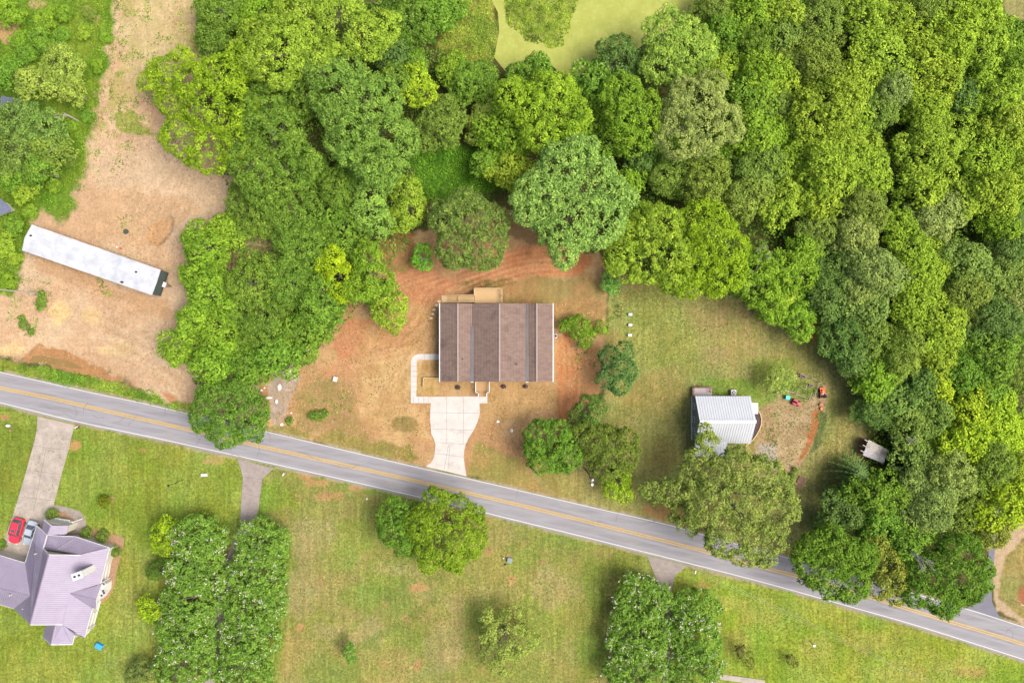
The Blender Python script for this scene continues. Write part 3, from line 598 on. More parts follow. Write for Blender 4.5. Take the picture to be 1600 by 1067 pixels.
# colour kinds: albedo, words
G = lambda r, g, b: A(r, g + 1, b + 1, .90)
KIND = {
 'B': (G(147, 170, 56), 'bright yellow-green'), 'E': (G(160, 184, 50), 'lime-yellow'), 'A': (G(116, 144, 54), 'mid-green'), 'D': (G(104, 130, 62), 'dark green'),
 'F': (G(128, 148, 62), 'olive-green'), 'C': (G(148, 164, 84), 'pale grey-green'), 'G': (G(124, 148, 68), 'greyish green'), 'S': (G(142, 170, 82), 'silvery green'),
 'L': (G(130, 160, 50), 'fresh green'), 'R': (G(148, 154, 64), 'yellow-brown'), 'M': (G(116, 148, 52), 'leafy green'), 'Y': (G(156, 172, 74), 'pale yellow-green'),
}
CLS = [('s', 3.2), ('m', 4.7), ('l', 6.2)]
PROTO = {}
def proto(cls, style, var):
    key = (cls, style, var)
    if key in PROTO: return PROTO[key]
    R = dict(CLS)[cls]; h = R * 1.25 + 3.4; seed = hash((cls == 's', cls == 'm', style == 'puff', style == 'fine', style == 'star', var)) % 9973 + 7 * var
    seed = {'s': 100, 'm': 200, 'l': 300}[cls] + {'puff': 10, 'fine': 40, 'star': 70}[style] + var
    n = {'s': 6, 'm': 8, 'l': 10}[cls]
    lob = rand_lobes(R, h, seed, n, .62, (.28, .44) if style != 'star' else (.3, .4))
    if style == 'puff': cm = crown_mesh('crown', lob, seed, rc=.66, leaf=.40, dens=.95, loose=.4, flat=.85)
    elif style == 'fine': cm = crown_mesh('crown', lob, seed, rc=.50, leaf=.28, dens=.95, loose=.6, flat=.9)
    else: cm = crown_mesh('crown', lob, seed, rc=.70, leaf=.36, dens=.95, loose=.45, flat=.6, gap=.10)
    PROTO[key] = (cm, trunk_mesh('trunk', h, .16 + R * .035, lob, seed), R, h); return PROTO[key]
TREES = []   # (object, px, py, r, kind, size word)
rt = random.Random(5)
def jitter(c, a=.06):
    f = 1 + rt.uniform(-a, a); return (c[0] * f * (1 + rt.uniform(-a, a)), c[1] * f, c[2] * f * (1 + rt.uniform(-a, a)), 1)
def plant(px, py, r, kind, group, style=None, hk=1.0, sq=None, label=None, name='tree'):
    cls = 's' if r < 36 else ('m' if r < 49 else 'l')
    style = style or {'B': 'puff', 'E': 'puff', 'A': 'fine', 'L': 'puff', 'F': 'fine', 'C': 'fine', 'G': 'puff', 'D': 'star', 'S': 'star', 'R': 'star', 'M': 'puff', 'Y': 'fine'}[kind]
    cm, tm, R, h = proto(cls, style, rt.randrange(3))
    Rm = r * PX * .97; k = Rm / R; kz = k * hk * rt.uniform(.68, .95)
    zc = (h - R * .55) * kz; c = P(px, py, zc)
    root = thing(name, (c.x, c.y, 0), None, 'tree' if name.endswith('tree') else 'shrub', group)
    e = rt.uniform(.9, 1.1); root.scale = (k * e, k / e, kz); root.rotation_euler = (0, 0, rt.uniform(0, 6.28))
    for nm, me in (('crown', cm), ('trunk', tm)):
        o = bpy.data.objects.new(nm, me); C.objects.link(o); o.parent = root
        o.color = jitter(KIND[kind][0])
    TREES.append([root, px, py, r, kind, label]); return root
def big_tree(lobes_px, kind, label, group=None, h=None, name='tree', cat='tree', rc=.62, leaf=.30, dens=1.0, loose=.35, blossoms=0, gap=0, seed=None, flat=.75, zs=.8, bare=0, tr=None, color=None, tall=1.3, low=0.0):
    """lobes_px: (px,py,r[,z factor]) traced from the photo; builds one tree whose crown is the union of them"""
    seed = seed or int(lobes_px[0][0] * 7 + lobes_px[0][1]) % 99991
    w = [l_[2] ** 2 for l_ in lobes_px]; cx = sum(a[0] * b for a, b in zip(lobes_px, w)) / sum(w); cy = sum(a[1] * b for a, b in zip(lobes_px, w)) / sum(w)
    ext = max(math.hypot(a[0] - cx, a[1] - cy) + a[2] for a in lobes_px) * PX
    h = h or ext * tall + 2.5; rs = random.Random(seed); L = []; zmid = h * .66
    base = P(cx, cy, zmid); base.z = 0
    for a in lobes_px:
        R = a[2] * PX * .93; z = h * (a[3] if len(a) > 3 else .72) - R * .35 - low
        z = max(z, R * zs * .6); p = P(a[0], a[1], z); r_ = R * .92
        L.append((p.x - base.x, p.y - base.y, z, r_, r_, r_ * zs))
        m_ = max(3, int(R * 1.5))
        if R > 1.8:
            for k in range(m_):
                t = rs.uniform(0, 6.28); d = R * rs.uniform(.55, .9); s_ = R * rs.uniform(.2, .36)
                L.append((p.x - base.x + d * math.cos(t), p.y - base.y + d * math.sin(t), z + rs.uniform(-.1, .45) * R * zs, s_, s_, s_ * .85))
    root = thing(name, base, label, cat, group)
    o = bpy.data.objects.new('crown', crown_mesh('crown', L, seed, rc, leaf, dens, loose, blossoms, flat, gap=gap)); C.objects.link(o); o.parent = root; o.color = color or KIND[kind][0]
    t = bpy.data.objects.new('trunk' if cat == 'tree' else 'stem', trunk_mesh('trunk', zmid, tr or (.10 + ext * .035), [a for a in L if True][::max(1, len(L) // 8)], seed)); C.objects.link(t); t.parent = root
    return root

GR = 'trees of the wood on the right'; GL = 'trees of the wood left of the brown-roofed house'; GP = 'trees between the house and the pond'
def T(lst, group, **kw):
    for a in lst: plant(a[0], a[1], a[2], a[3], group, **kw)
# upper-left wood
T([(345, 18, 44, 'A'), (395, 70, 42, 'B'), (405, 22, 40, 'L'), (450, 15, 36, 'B'), (640, 30, 48, 'A'), (690, 20, 34, 'M'), (612, 78, 34, 'D'), (330, 55, 30, 'A'), (470, 150, 44, 'A'),
   (395, 170, 44, 'A'), (620, 125, 32, 'A'), (735, 128, 40, 'M'), (705, 108, 26, 'L'), (688, 192, 44, 'F'), (650, 100, 24, 'M'), (560, 250, 44, 'A'),
   (470, 260, 40, 'A'), (455, 330, 52, 'A'), (400, 330, 50, 'A'), (470, 385, 44, 'A'), (530, 355, 42, 'M'), (525, 300, 36, 'A'),
   (320, 385, 42, 'L'), (350, 360, 30, 'L'), (500, 475, 42, 'M'), (455, 440, 50, 'A'), (390, 440, 48, 'A'), (330, 455, 46, 'L'), (345, 515, 44, 'L'), (300, 430, 24, 'L'),
   (410, 505, 50, 'A'), (470, 520, 42, 'M'), (300, 500, 28, 'L'), (280, 545, 30, 'L'), (330, 570, 34, 'L'), (385, 570, 38, 'M'), (430, 560, 34, 'M'), (560, 420, 20, 'M'), (592, 462, 26, 'M')], GL)
# trees framing the pond and behind the house
T([(750, 120, 30, 'A'), (836, 118, 38, 'M'), (968, 100, 45, 'D'), (930, 130, 34, 'M'), (1134, 107, 38, 'B'), (1176, 22, 44, 'L'), (1120, 15, 38, 'F'), (1137, 52, 40, 'M'),
   (1182, 62, 40, 'A'), (1185, 118, 46, 'L'), (1168, 155, 44, 'M'), (1170, 214, 46, 'L'), (1182, 264, 48, 'F'), (1053, 272, 50, 'F'), (1105, 285, 46, 'F'), (1000, 340, 30, 'L'),
   (1002, 248, 30, 'D'), (985, 285, 26, 'L'), (900, 200, 34, 'L'), (960, 215, 40, 'M'), (1165, 305, 46, 'F'), (790, 210, 46, 'L'), (755, 190, 36, 'F'), (795, 265, 40, 'B'), (760, 255, 26, 'M'), (1120, 235, 30, 'M'), (1040, 230, 30, 'M'), (945, 175, 30, 'M')], GP)
# right-hand wood
T([(1217, 17, 44, 'B'), (1228, 55, 40, 'G'), (1281, 34, 48, 'F'), (1270, 93, 46, 'F'), (1214, 121, 44, 'B'), (1208, 165, 34, 'F'), (1208, 208, 30, 'L'), (1350, 14, 46, 'B'), (1395, 30, 36, 'B'), (1453, 14, 42, 'F'),
   (1526, 14, 44, 'B'), (1490, 50, 56, 'B'), (1543, 78, 52, 'B'), (1582, 56, 30, 'M'), (1585, 100, 40, 'M'), (1380, 84, 48, 'B'), (1340, 118, 46, 'B'), (1394, 141, 36, 'C'), (1372, 172, 34, 'F'), (1298, 163, 54, 'B'),
   (1330, 190, 44, 'B'), (1445, 79, 48, 'B'), (1470, 118, 44, 'B'), (1504, 156, 34, 'D'), (1447, 170, 40, 'B'), (1560, 146, 50, 'B'), (1580, 195, 46, 'B'), (1495, 211, 50, 'B'), (1453, 236, 52, 'B'), (1543, 247, 58, 'B'),
   (1590, 262, 40, 'B'), (1318, 233, 54, 'B'), (1289, 267, 54, 'B'), (1354, 262, 44, 'B'), (1234, 253, 40, 'B'), (1253, 219, 24, 'G'), (1228, 311, 42, 'B'), (1284, 312, 34, 'B'), (1350, 325, 42, 'F'), (1279, 356, 38, 'F'),
   (1408, 350, 32, 'L'), (1465, 335, 48, 'C'), (1445, 293, 34, 'B'), (1509, 312, 34, 'B'), (1551, 297, 44, 'B'), (1565, 350, 38, 'L'), (1588, 316, 26, 'M'), (1338, 378, 46, 'C'), (1320, 420, 44, 'G'), (1369, 425, 48, 'C'),
   (1350, 462, 42, 'C'), (1300, 445, 38, 'D'), (1293, 477, 34, 'D'), (1262, 392, 30, 'L'), (1236, 425, 44, 'L'), (1218, 462, 38, 'B'), (1248, 495, 36, 'L'), (1424, 395, 40, 'B'), (1428, 438, 42, 'B'), (1463, 412, 38, 'B'),
   (1425, 476, 42, 'B'), (1515, 415, 44, 'G'), (1508, 460, 48, 'F'), (1580, 380, 40, 'D'), (1568, 434, 40, 'G'), (1590, 470, 38, 'C'), (1556, 505, 50, 'D'), (1470, 499, 44, 'B'), (1453, 534, 44, 'B'), (1357, 486, 34, 'G'),
   (1360, 528, 44, 'F'), (1322, 530, 42, 'D'), (1408, 556, 44, 'F'), (1504, 544, 38, 'M'), (1375, 580, 44, 'L'), (1340, 565, 36, 'D'), (1467, 560, 38, 'B'), (1506, 585, 38, 'M'), (1551, 560, 46, 'M'), (1588, 590, 38, 'F'),
   (1436, 606, 34, 'D'), (1466, 606, 28, 'E'), (1372, 642, 36, 'D'), (1404, 628, 34, 'G'), (1424, 658, 42, 'G'), (1456, 648, 38, 'G'), (1520, 641, 46, 'E'), (1555, 655, 46, 'E'), (1515, 682, 42, 'E'), (1580, 680, 38, 'E'),
   (1484, 697, 32, 'E'), (1430, 704, 26, 'F'), (1434, 744, 46, 'G'), (1480, 742, 48, 'C'), (1453, 786, 52, 'C'), (1548, 730, 46, 'F'), (1574, 790, 48, 'E'), (1512, 800, 42, 'F'), (1372, 775, 44, 'M'), (1325, 795, 40, 'D'),
   (1374, 812, 40, 'M'), (1415, 840, 42, 'M'), (1298, 825, 28, 'D'), (1554, 830, 30, 'R'), (1546, 618, 34, 'M'), (1590, 735, 30, 'B'), (1545, 690, 30, 'L'), (1372, 762, 22, 'M')], GR)
# left edge thicket
GT = 'trees and bushes of the thicket on the left edge'
T([(93, 104, 36, 'Y'), (52, 128, 30, 'Y'), (108, 140, 26, 'Y'), (6, 112, 26, 'M'), (22, 190, 38, 'G'), (62, 205, 40, 'G'), (28, 238, 42, 'G'), (78, 232, 32, 'F'), (14, 270, 28, 'M'), (60, 265, 28, 'M')], GT, style='star')
T([(100, 20, 15, 'L'), (130, 50, 13, 'B'), (95, 55, 14, 'M'), (150, 100, 12, 'L'), (135, 180, 12, 'M'), (110, 195, 12, 'L'), (105, 250, 12, 'F'), (85, 290, 13, 'L'), (45, 330, 13, 'L'), (12, 440, 13, 'L'), (22, 405, 12, 'B'), (140, 22, 11, 'F'), (75, 75, 14, 'B'), (165, 60, 10, 'L'), (30, 60, 14, 'L')], GT, hk=.5, name='bush')
T([(12, 20, 22, 'L'), (60, 60, 20, 'M'), (36, 300, 20, 'B'), (20, 350, 18, 'M'), (8, 385, 18, 'B'), (70, 30, 18, 'L'), (40, 82, 18, 'M')], GT, hk=.6, name='bush')

# ---- featured trees, crowns traced lobe by lobe
big_tree([(345, 120, 34), (330, 165, 42), (365, 175, 40), (300, 130, 28, .6), (262, 115, 26, .55), (285, 95, 20, .5), (232, 128, 16, .5), (270, 160, 24, .5), (290, 215, 36, .6), (330, 235, 38, .65), (372, 225, 34), (378, 100, 26)],
         'B', 'large sprawling yellow-green tree leaning over the sandy lot at its upper right', GL, h=14, gap=.12, color=G(142, 168, 44))
big_tree([(430, 95, 42), (470, 40, 42), (530, 40, 48), (570, 60, 34), (500, 85, 22), (440, 60, 36), (595, 45, 26)], 'Y', 'wide lime-green tree at the top edge, left of the marsh grass', GL, h=16, rc=.7, color=G(150, 174, 60))
big_tree([(412, 175, 34), (430, 215, 46), (400, 255, 40), (455, 255, 44), (420, 290, 36)], 'A', 'broad domed mid-green tree in the middle of the upper left wood', GL, h=15)
big_tree([(530, 145, 46), (585, 165, 44), (505, 115, 30), (560, 210, 52), (610, 220, 42), (590, 255, 40), (540, 120, 34)], 'A', 'largest rounded mid-green tree, left of the small bright yellow one', GL, h=15, color=G(126, 156, 66))
big_tree([(650, 120, 20), (662, 145, 22), (645, 150, 16)], 'E', 'small bright yellow tree among dark crowns left of the pond', GL, h=9)
big_tree([(580, 305, 26), (578, 335, 28), (595, 350, 22), (600, 290, 16)], 'S', 'pale mint-green young tree up-left of the clay bank', GL, h=9, color=G(144, 176, 76), rc=.5)
big_tree([(635, 300, 24), (640, 330, 26), (625, 345, 18)], 'B', 'bright green round tree beside the pale mint-green one', GL, h=9)
big_tree([(520, 405, 20), (530, 435, 24), (535, 455, 18), (508, 415, 14)], 'E', 'yellow-green small tree at the wood edge above the bare clay', GL, h=9, color=G(160, 182, 40))
big_tree([(575, 405, 24), (580, 435, 30), (560, 455, 20), (600, 440, 16)], 'L', 'fresh green tree between two yellower ones at the wood edge', GL, h=10)
big_tree([(600, 465, 18), (612, 490, 24), (620, 475, 16), (598, 488, 16), (615, 508, 12)], 'B', 'yellow-green tree jutting out over the clay left of the deck stairs', GL, h=8.5)
big_tree([(735, 350, 44), (700, 340, 30), (715, 385, 36), (755, 385, 38), (770, 350, 26), (725, 315, 22)], 'F', 'big round olive-green tree directly above the wooden deck', GP, h=12, rc=.5, leaf=.28, dens=1.25, loose=.6, color=G(122, 142, 66))
big_tree([(880, 270, 46), (920, 290, 50), (860, 320, 44), (935, 345, 42), (890, 350, 50), (840, 300, 34), (880, 395, 22), (830, 325, 28), (955, 310, 34), (900, 245, 34)], 'S', 'huge silvery green tree just up-right of the brown-roofed house', GP, h=16, rc=.55, leaf=.32, dens=1.35, loose=.45, color=G(142, 172, 82))
big_tree([(862, 150, 38), (870, 190, 42), (830, 170, 32), (895, 180, 28), (845, 210, 30), (800, 150, 28)], 'L', 'bright green domed tree at the foot of the duckweed pond', GP, h=14, color=G(144, 172, 50))
big_tree([(1085, 160, 40), (1095, 195, 46), (1060, 215, 34), (1130, 190, 28), (1110, 135, 24), (1070, 175, 36), (1145, 205, 18)], 'C', 'pale grey-green flowering-looking tree right of the pond, palest of the wood', GP, h=15, rc=.5, leaf=.24, loose=.55, color=G(160, 172, 92))
big_tree([(1044, 60, 38), (1060, 90, 42), (1030, 100, 30), (1090, 75, 30), (1070, 50, 24)], 'L', 'light green spreading tree on the right bank of the pond', GP, h=13, color=G(148, 174, 72))
big_tree([(974, 150, 34), (980, 185, 36), (1005, 175, 30), (1010, 205, 28), (990, 220, 24)], 'L', 'mid-bright tree between the pond and the pale grey-green tree', GP, h=13)
big_tree([(1010, 365, 36), (1040, 400, 44), (1005, 410, 32), (1055, 430, 30), (970, 400, 26), (975, 425, 18), (1030, 350, 30)], 'B', 'bright yellow-green tree overhanging the top left of the mown yard', GP, h=13)
big_tree([(1110, 365, 38), (1130, 390, 40), (1095, 410, 36), (1115, 435, 30), (1140, 425, 26), (1075, 445, 22), (1090, 345, 30)], 'B', 'bright green tree overhanging the middle of the yard\'s top edge', GP, h=13, color=G(142, 168, 42))
big_tree([(1180, 420, 30), (1188, 455, 30), (1205, 480, 24), (1160, 440, 22)], 'L', 'green tree at the yard\'s upper right rim beside a grey dead treetop', GP, h=11)
big_tree([(358, 640, 44), (335, 630, 34), (385, 655, 34), (355, 672, 30), (375, 625, 32), (320, 650, 24), (395, 640, 26)], 'L', 'round green tree overhanging the road left of the gravel patch', None, h=9, rc=.5, leaf=.30, dens=1.3, loose=.5, color=G(106, 138, 52))
big_tree([(865, 700, 36), (845, 685, 28), (885, 712, 26), (850, 715, 26), (870, 680, 26), (838, 700, 20)], 'L', 'dense round green tree between the white driveway and the yard', None, h=8.5, rc=.5, leaf=.30, dens=1.2, color=G(108, 142, 50))
big_tree([(921, 640, 22), (905, 650, 16), (935, 632, 14), (918, 662, 16)], 'D', 'thin dark tree with bare twigs above the olive-green one', None, h=7.5, gap=.15, color=G(98, 124, 54))
big_tree([(950, 700, 36), (930, 690, 28), (970, 710, 28), (945, 725, 24), (975, 690, 22), (915, 675, 20)], 'F', 'olive-green tree in the middle of the roadside clump', None, h=8.5, dens=1.15, color=G(112, 128, 52))
big_tree([(965, 750, 20), (958, 765, 14), (975, 772, 14), (972, 738, 14)], 'E', 'small yellow-green tree at the roadside below the olive one', None, h=6, color=G(146, 172, 46))
big_tree([(965, 575, 26), (955, 560, 20), (978, 580, 18), (945, 590, 16), (968, 600, 18), (975, 548, 16)], 'D', 'compact dark blue-green tree alone on the lawn right of the house', None, h=7, rc=.42, leaf=.26, color=G(92, 124, 64))
big_tree([(905, 512, 20), (890, 508, 12), (912, 530, 14), (880, 512, 8)], 'L', 'low bright green shrub right of the brown roof', None, h=3.2, name='shrub', cat='shrub', rc=.42, leaf=.24, color=G(122, 152, 48))
big_tree([(940, 512, 11), (930, 520, 7)], 'L', 'small thin shrub between the low bright shrub and the lawn', None, h=2.6, name='shrub', cat='shrub', rc=.4, leaf=.22, gap=.2)
big_tree([(956, 432, 14), (958, 448, 12), (948, 445, 10)], 'M', 'light green shrub where the clay meets the top of the lawn', None, h=3, name='shrub', cat='shrub', rc=.42, leaf=.24, color=G(128, 176, 78))
big_tree([(660, 395, 14), (663, 412, 12), (652, 408, 9)], 'M', 'small bright green sapling left of the big olive tree above the deck', None, h=4, name='shrub', cat='shrub', rc=.42, leaf=.24, color=G(126, 178, 60))
big_tree([(1150, 740, 38), (1190, 745, 34), (1160, 785, 50), (1200, 790, 40), (1120, 745, 32), (1140, 830, 40), (1185, 840, 38), (1110, 790, 40), (1075, 765, 26, .6), (1050, 770, 22, .55), (1025, 768, 18, .5), (1010, 765, 10, .5), (1068, 800, 18, .5), (1075, 820, 16, .5), (1095, 720, 24, .6), (1105, 690, 17, .6), (1100, 672, 10, .6), (1215, 760, 24), (1205, 820, 24), (1165, 865, 18), (1080, 742, 20, .6)],
         'F', 'largest oak spreading over the white-roofed cottage, lawn and road', None, h=14, rc=.66, leaf=.34, loose=.35, gap=.05, color=G(136, 150, 70))
big_tree([(690, 800, 34), (700, 840, 46), (725, 820, 34), (680, 855, 30), (662, 820, 28), (735, 845, 24), (715, 795, 22), (700, 865, 22), (680, 780, 20), (745, 825, 14), (670, 880, 14), (712, 872, 18)], 'B', 'big yellow-green roadside tree standing alone opposite the white driveway', None, h=10, dens=1.2, color=G(128, 152, 44))
big_tree([(620, 800, 24), (616, 828, 26), (640, 815, 26), (636, 850, 20), (606, 812, 16), (650, 835, 22)], 'A', 'darker tree tucked against the big yellow-green roadside tree', None, h=8, color=G(110, 144, 50))
big_tree([(790, 990, 34), (775, 1015, 26), (810, 1000, 24), (770, 985, 20), (800, 965, 20), (785, 1035, 20), (830, 995, 14), (760, 960, 10)], 'Y', 'pale thin-leaved tree alone at the bottom of the open field', None, h=7, gap=.28, rc=.6, color=G(146, 160, 74))
big_tree([(1298, 865, 44), (1275, 880, 34), (1320, 890, 40), (1300, 905, 32), (1340, 870, 30), (1270, 860, 28), (1330, 915, 24), (1255, 870, 18)], 'L', 'broad domed green tree overhanging the road right of the big oak', GR, h=12, rc=.56, leaf=.34, dens=1.15, color=G(108, 138, 46))
big_tree([(1385, 880, 22), (1395, 905, 26), (1375, 915, 20), (1400, 925, 18), (1370, 850, 16)], 'R', 'yellow-brown tree wedged between two green ones over the road', GR, h=10, gap=.15)
big_tree([(1481, 895, 44), (1500, 870, 36), (1465, 925, 34), (1510, 905, 34), (1445, 900, 28), (1430, 925, 22), (1475, 945, 20), (1530, 885, 20)], 'L', 'broad green tree between the main road and the side road', GR, h=12, rc=.56, leaf=.34, dens=1.15, color=G(102, 134, 46))
big_tree([(255, 830, 16), (260, 850, 18), (262, 815, 12)], 'E', 'yellow-green sapling at the top of the flowering hedge row', None, h=4.5, name='sapling', color=G(148, 172, 42))
big_tree([(232, 945, 16), (240, 958, 14), (222, 948, 9)], 'E', 'yellow-green sapling halfway down the lawn beside the flowering trees', None, h=4.5, name='sapling', color=G(148, 172, 42))
big_tree([(243, 892, 15), (252, 884, 12)], 'A', 'dark round shrub left of the flowering trees', None, h=3, name='shrub', cat='shrub', rc=.35, leaf=.2, color=G(88, 116, 44))
big_tree([(222, 1045, 18), (212, 1056, 16), (235, 1050, 14)], 'F', 'dull green shrub at the bottom of the south-west lawn', None, h=3.6, name='shrub', cat='shrub', rc=.4, leaf=.22, color=G(122, 136, 70))
big_tree([(163, 783, 9.5)], 'F', 'small round shrub alone in the middle of the mown lawn', None, h=1.8, name='shrub', cat='shrub', rc=.25, leaf=.16, color=G(118, 126, 36))
big_tree([(545, 1018, 10), (550, 1030, 7), (545, 1008, 6)], 'M', 'little green tree standing alone in the open field', None, h=4, name='sapling', rc=.32, leaf=.2, color=G(116, 152, 62))
big_tree([(1163, 1020, 13), (1170, 1035, 9), (1155, 1012, 6)], 'R', 'dark bronze-leaved sapling on the bright lawn, larger of two', None, h=3.6, name='sapling', rc=.3, leaf=.2, gap=.45, color=G(112, 112, 56))
big_tree([(1236, 1030, 8), (1242, 1038, 5)], 'R', 'dark bronze-leaved sapling on the bright lawn, smaller of two', None, h=3, name='sapling', rc=.28, leaf=.18, gap=.5, color=G(112, 112, 56))
big_tree([(498, 649, 9), (488, 650, 7), (508, 647, 6)], 'M', 'low weedy bush growing round pale stones near the road', None, h=1.2, name='bush', cat='bush', rc=.25, leaf=.16, gap=.1)
big_tree([(453, 658, 6)], 'M', 'tiny bush beside the gravel patch', None, h=1, name='bush', cat='bush', rc=.25, leaf=.16)
big_tree([(1212, 588, 17), (1230, 590, 14), (1203, 600, 10), (1225, 605, 9)], 'Y', 'airy pale yellow-green tree over the fenced garden', None, h=5, gap=.35, rc=.42, leaf=.2, color=G(160, 176, 84))
big_tree([(1243, 733, 4.2)], 'M', 'small round bush up-left of the flat brown panel, upper of two', None, h=.9, name='bush', cat='bush', rc=.22, leaf=.14)
big_tree([(1239, 743, 4.2)], 'M', 'small round bush up-left of the flat brown panel, lower of two', None, h=.9, name='bush', cat='bush', rc=.22, leaf=.14)
big_tree([(65, 472, 8), (66, 460, 6), (62, 480, 5)], 'M', 'weedy bush at the foot of the leaning-looking pole', None, h=1.6, name='bush', cat='bush', rc=.3, leaf=.18)
big_tree([(38, 507, 8), (50, 518, 5), (34, 498, 5)], 'M', 'low patch of green bush on the sand above the muddy puddle', None, h=.8, name='bush', cat='bush', rc=.3, leaf=.18, gap=.2)
big_tree([(4, 850, 6), (0, 700, 6)][:1], 'M', 'small bush at the left edge of the garage apron', None, h=1, name='bush', cat='bush', rc=.25, leaf=.16)
# flowering crepe myrtles, two facing rows and a pair
GC = 'white-flowering crepe myrtles in rows beside the drives'
word = ['topmost', 'second', 'third', 'fourth', 'bottom']
for rowi, (nm, pts) in enumerate([('left row above the grey side drive', [(312, 840, 47), (309, 888, 53), (303, 935, 54), (297, 982, 54), (291, 1035, 54)]),
                ('right row beside the open field', [(409, 848, 49), (405, 895, 54), (398, 945, 54), (391, 995, 52), (382, 1045, 52)]),
                ('left row by the short drive', [(1001, 938, 51), (1000, 988, 56), (998, 1042, 57)]), ('right row by the short drive', [(1085, 953, 44), (1085, 998, 48), (1084, 1044, 48)])]):
    for i, (a, b, r) in enumerate(pts):
        w = word[i] if not (i == len(pts) - 1) else 'bottom'
        rr = random.Random(int(a * b))
        lob = [(a, b, r * .8)] + [(a + r * .55 * math.cos(t), b + r * .42 * math.sin(t), r * .42, .66) for t in [rr.uniform(0, 1) + k * 1.05 for k in range(6)]]
        big_tree(lob, 'M', '%s white-flowering tree of the %s' % (w, nm), GC, h=6.0, name='flowering_tree', rc=.5, leaf=.30, blossoms=.11, loose=.5, color=G(122, 154, 62), zs=.7)

# labels of the wood's trees: look + the nearest thing one can find + rank
LM = [('the duckweed pond', 900, 60), ('the marsh grass', 735, 45), ('the brown-roofed house', 775, 535), ('the white-roofed cottage', 1135, 655), ('the tin-roofed shed', 1367, 705), ('the sandy lot', 240, 260), ('the white mobile home', 150, 405),
      ('the side road', 1550, 900), ('the fenced garden', 1240, 590), ('the palest grey-green tree', 1095, 185), ('the huge silvery tree', 895, 310), ('the creeper-covered clearing', 710, 275), ('the big olive tree above the deck', 730, 365),
      ('the top edge of the wood', 1400, 0), ('the right edge of the photo', 1600, 300), ('the dead grey treetop', 1188, 400), ('the lime-yellow tree group', 1535, 655), ('the bare dead branches', 1433, 874),
      ('the grass patch in the top right corner', 1592, 20), ('the small yellow tree left of the pond', 652, 140), ('the three pale boxes on the lawn', 984, 507), ('the gravel patch', 440, 610), ('the wide lime-green tree', 500, 60), ('the feathery dark conifer', 1335, 735)]
from collections import defaultdict
buckets = defaultdict(list)
for t in TREES:
    o, px, py, r, kd, lab = t
    nm, ax, ay = min(LM, key=lambda m_: math.hypot(m_[1] - px, m_[2] - py)); dx, dy = px - ax, py - ay; ang = math.degrees(math.atan2(-dy, dx)) % 360
    dr = ['right of', 'up-right of', 'above', 'up-left of', 'left of', 'down-left of', 'below', 'down-right of'][int((ang + 22.5) // 45) % 8]
    buckets[(KIND[kd][1], nm, dr, o.name.split('.')[0])].append((math.hypot(dx, dy), o, r))
for (kw, nm, dr, base), lst in buckets.items():
    lst.sort(key=lambda a: a[0]); k = len(lst)
    for i, (d, o, r) in enumerate(lst):
        sz = 'small' if r < 33 else ('large' if r > 46 else 'medium')
        rank = '' if k == 1 else (['nearest', 'second nearest', 'third nearest', 'fourth nearest', 'fifth nearest', 'sixth nearest', 'seventh nearest'][i] + ' ')
        o['label'] = '%s%s %s %s %s %s' % (rank, sz, kw, 'bush' if base == 'bush' else 'tree', dr, nm)

# dead and special trees
def bare_tree(px, py, r, label, h, seed, nb=9, name='dead_tree', lean=None, th=.05):
    rs = random.Random(seed); c = P(px, py, h * .75); root = thing(name, (c.x, c.y, 0), label, 'tree'); mb = MB(); x0, y0 = c.x, c.y
    mb.tube([(x0, y0, 0), (x0 + .1, y0, h * .4), (x0, y0 + .1, h * .75)], [.2, .16, .1], 7); mb.build('trunk', DEADWOOD, root)
    mb = MB()
    for k in range(nb):
        a = rs.uniform(0, 6.28) if lean is None else lean + rs.uniform(-.9, .9); R = r * PX * rs.uniform(.6, 1)
        s0 = Vector((x0, y0, h * rs.uniform(.5, .75))); e = Vector((x0 + R * math.cos(a), y0 + R * math.sin(a), h * rs.uniform(.85, 1.0))); m_ = (s0 + e) / 2 + Vector((rs.uniform(-.2, .2), rs.uniform(-.2, .2), .2))
        mb.tube([s0, m_, e], [th, th * .8, th * .35], 5)
        for j in range(3):
            q = m_ + (e - m_) * rs.uniform(0, .7); a2 = a + rs.uniform(-.8, .8); mb.tube([q, q + Vector((math.cos(a2), math.sin(a2), .3)) * R * .35], [th * .6, th * .25], 4)
    mb.build('branches', DEADWOOD, root); return root
bare_tree(1433, 866, 22, 'bare dead treetop with fanned pale branches between green roadside trees', 13.2, 3, 10, lean=-1.2)
bare_tree(1188, 398, 14, 'grey dead treetop at the right end of the yard\'s upper tree line', 10.5, 4, 16, th=.04)
bare_tree(1421, 693, 13, 'pale bare branches in the gap below the greyish trees by the shed', 8.5, 6, 6, lean=1.6)
bare_tree(100, 178, 12, 'bare white forked limbs beside the left thicket', 5, 8, 4, lean=-1.9, th=.06)
bare_tree(82, 232, 11, 'bare grey limbs poking from the left thicket', 7.5, 9, 4, lean=-.4, th=.06)
bare_tree(664, 405, 8, 'small bare whitish treetop in front of the big olive tree', 4.6, 10, 7, th=.03)
bare_tree(905, 693, 9, 'thin grey bare branches above the roadside clump', 7.5, 11, 6, lean=.9, th=.03)
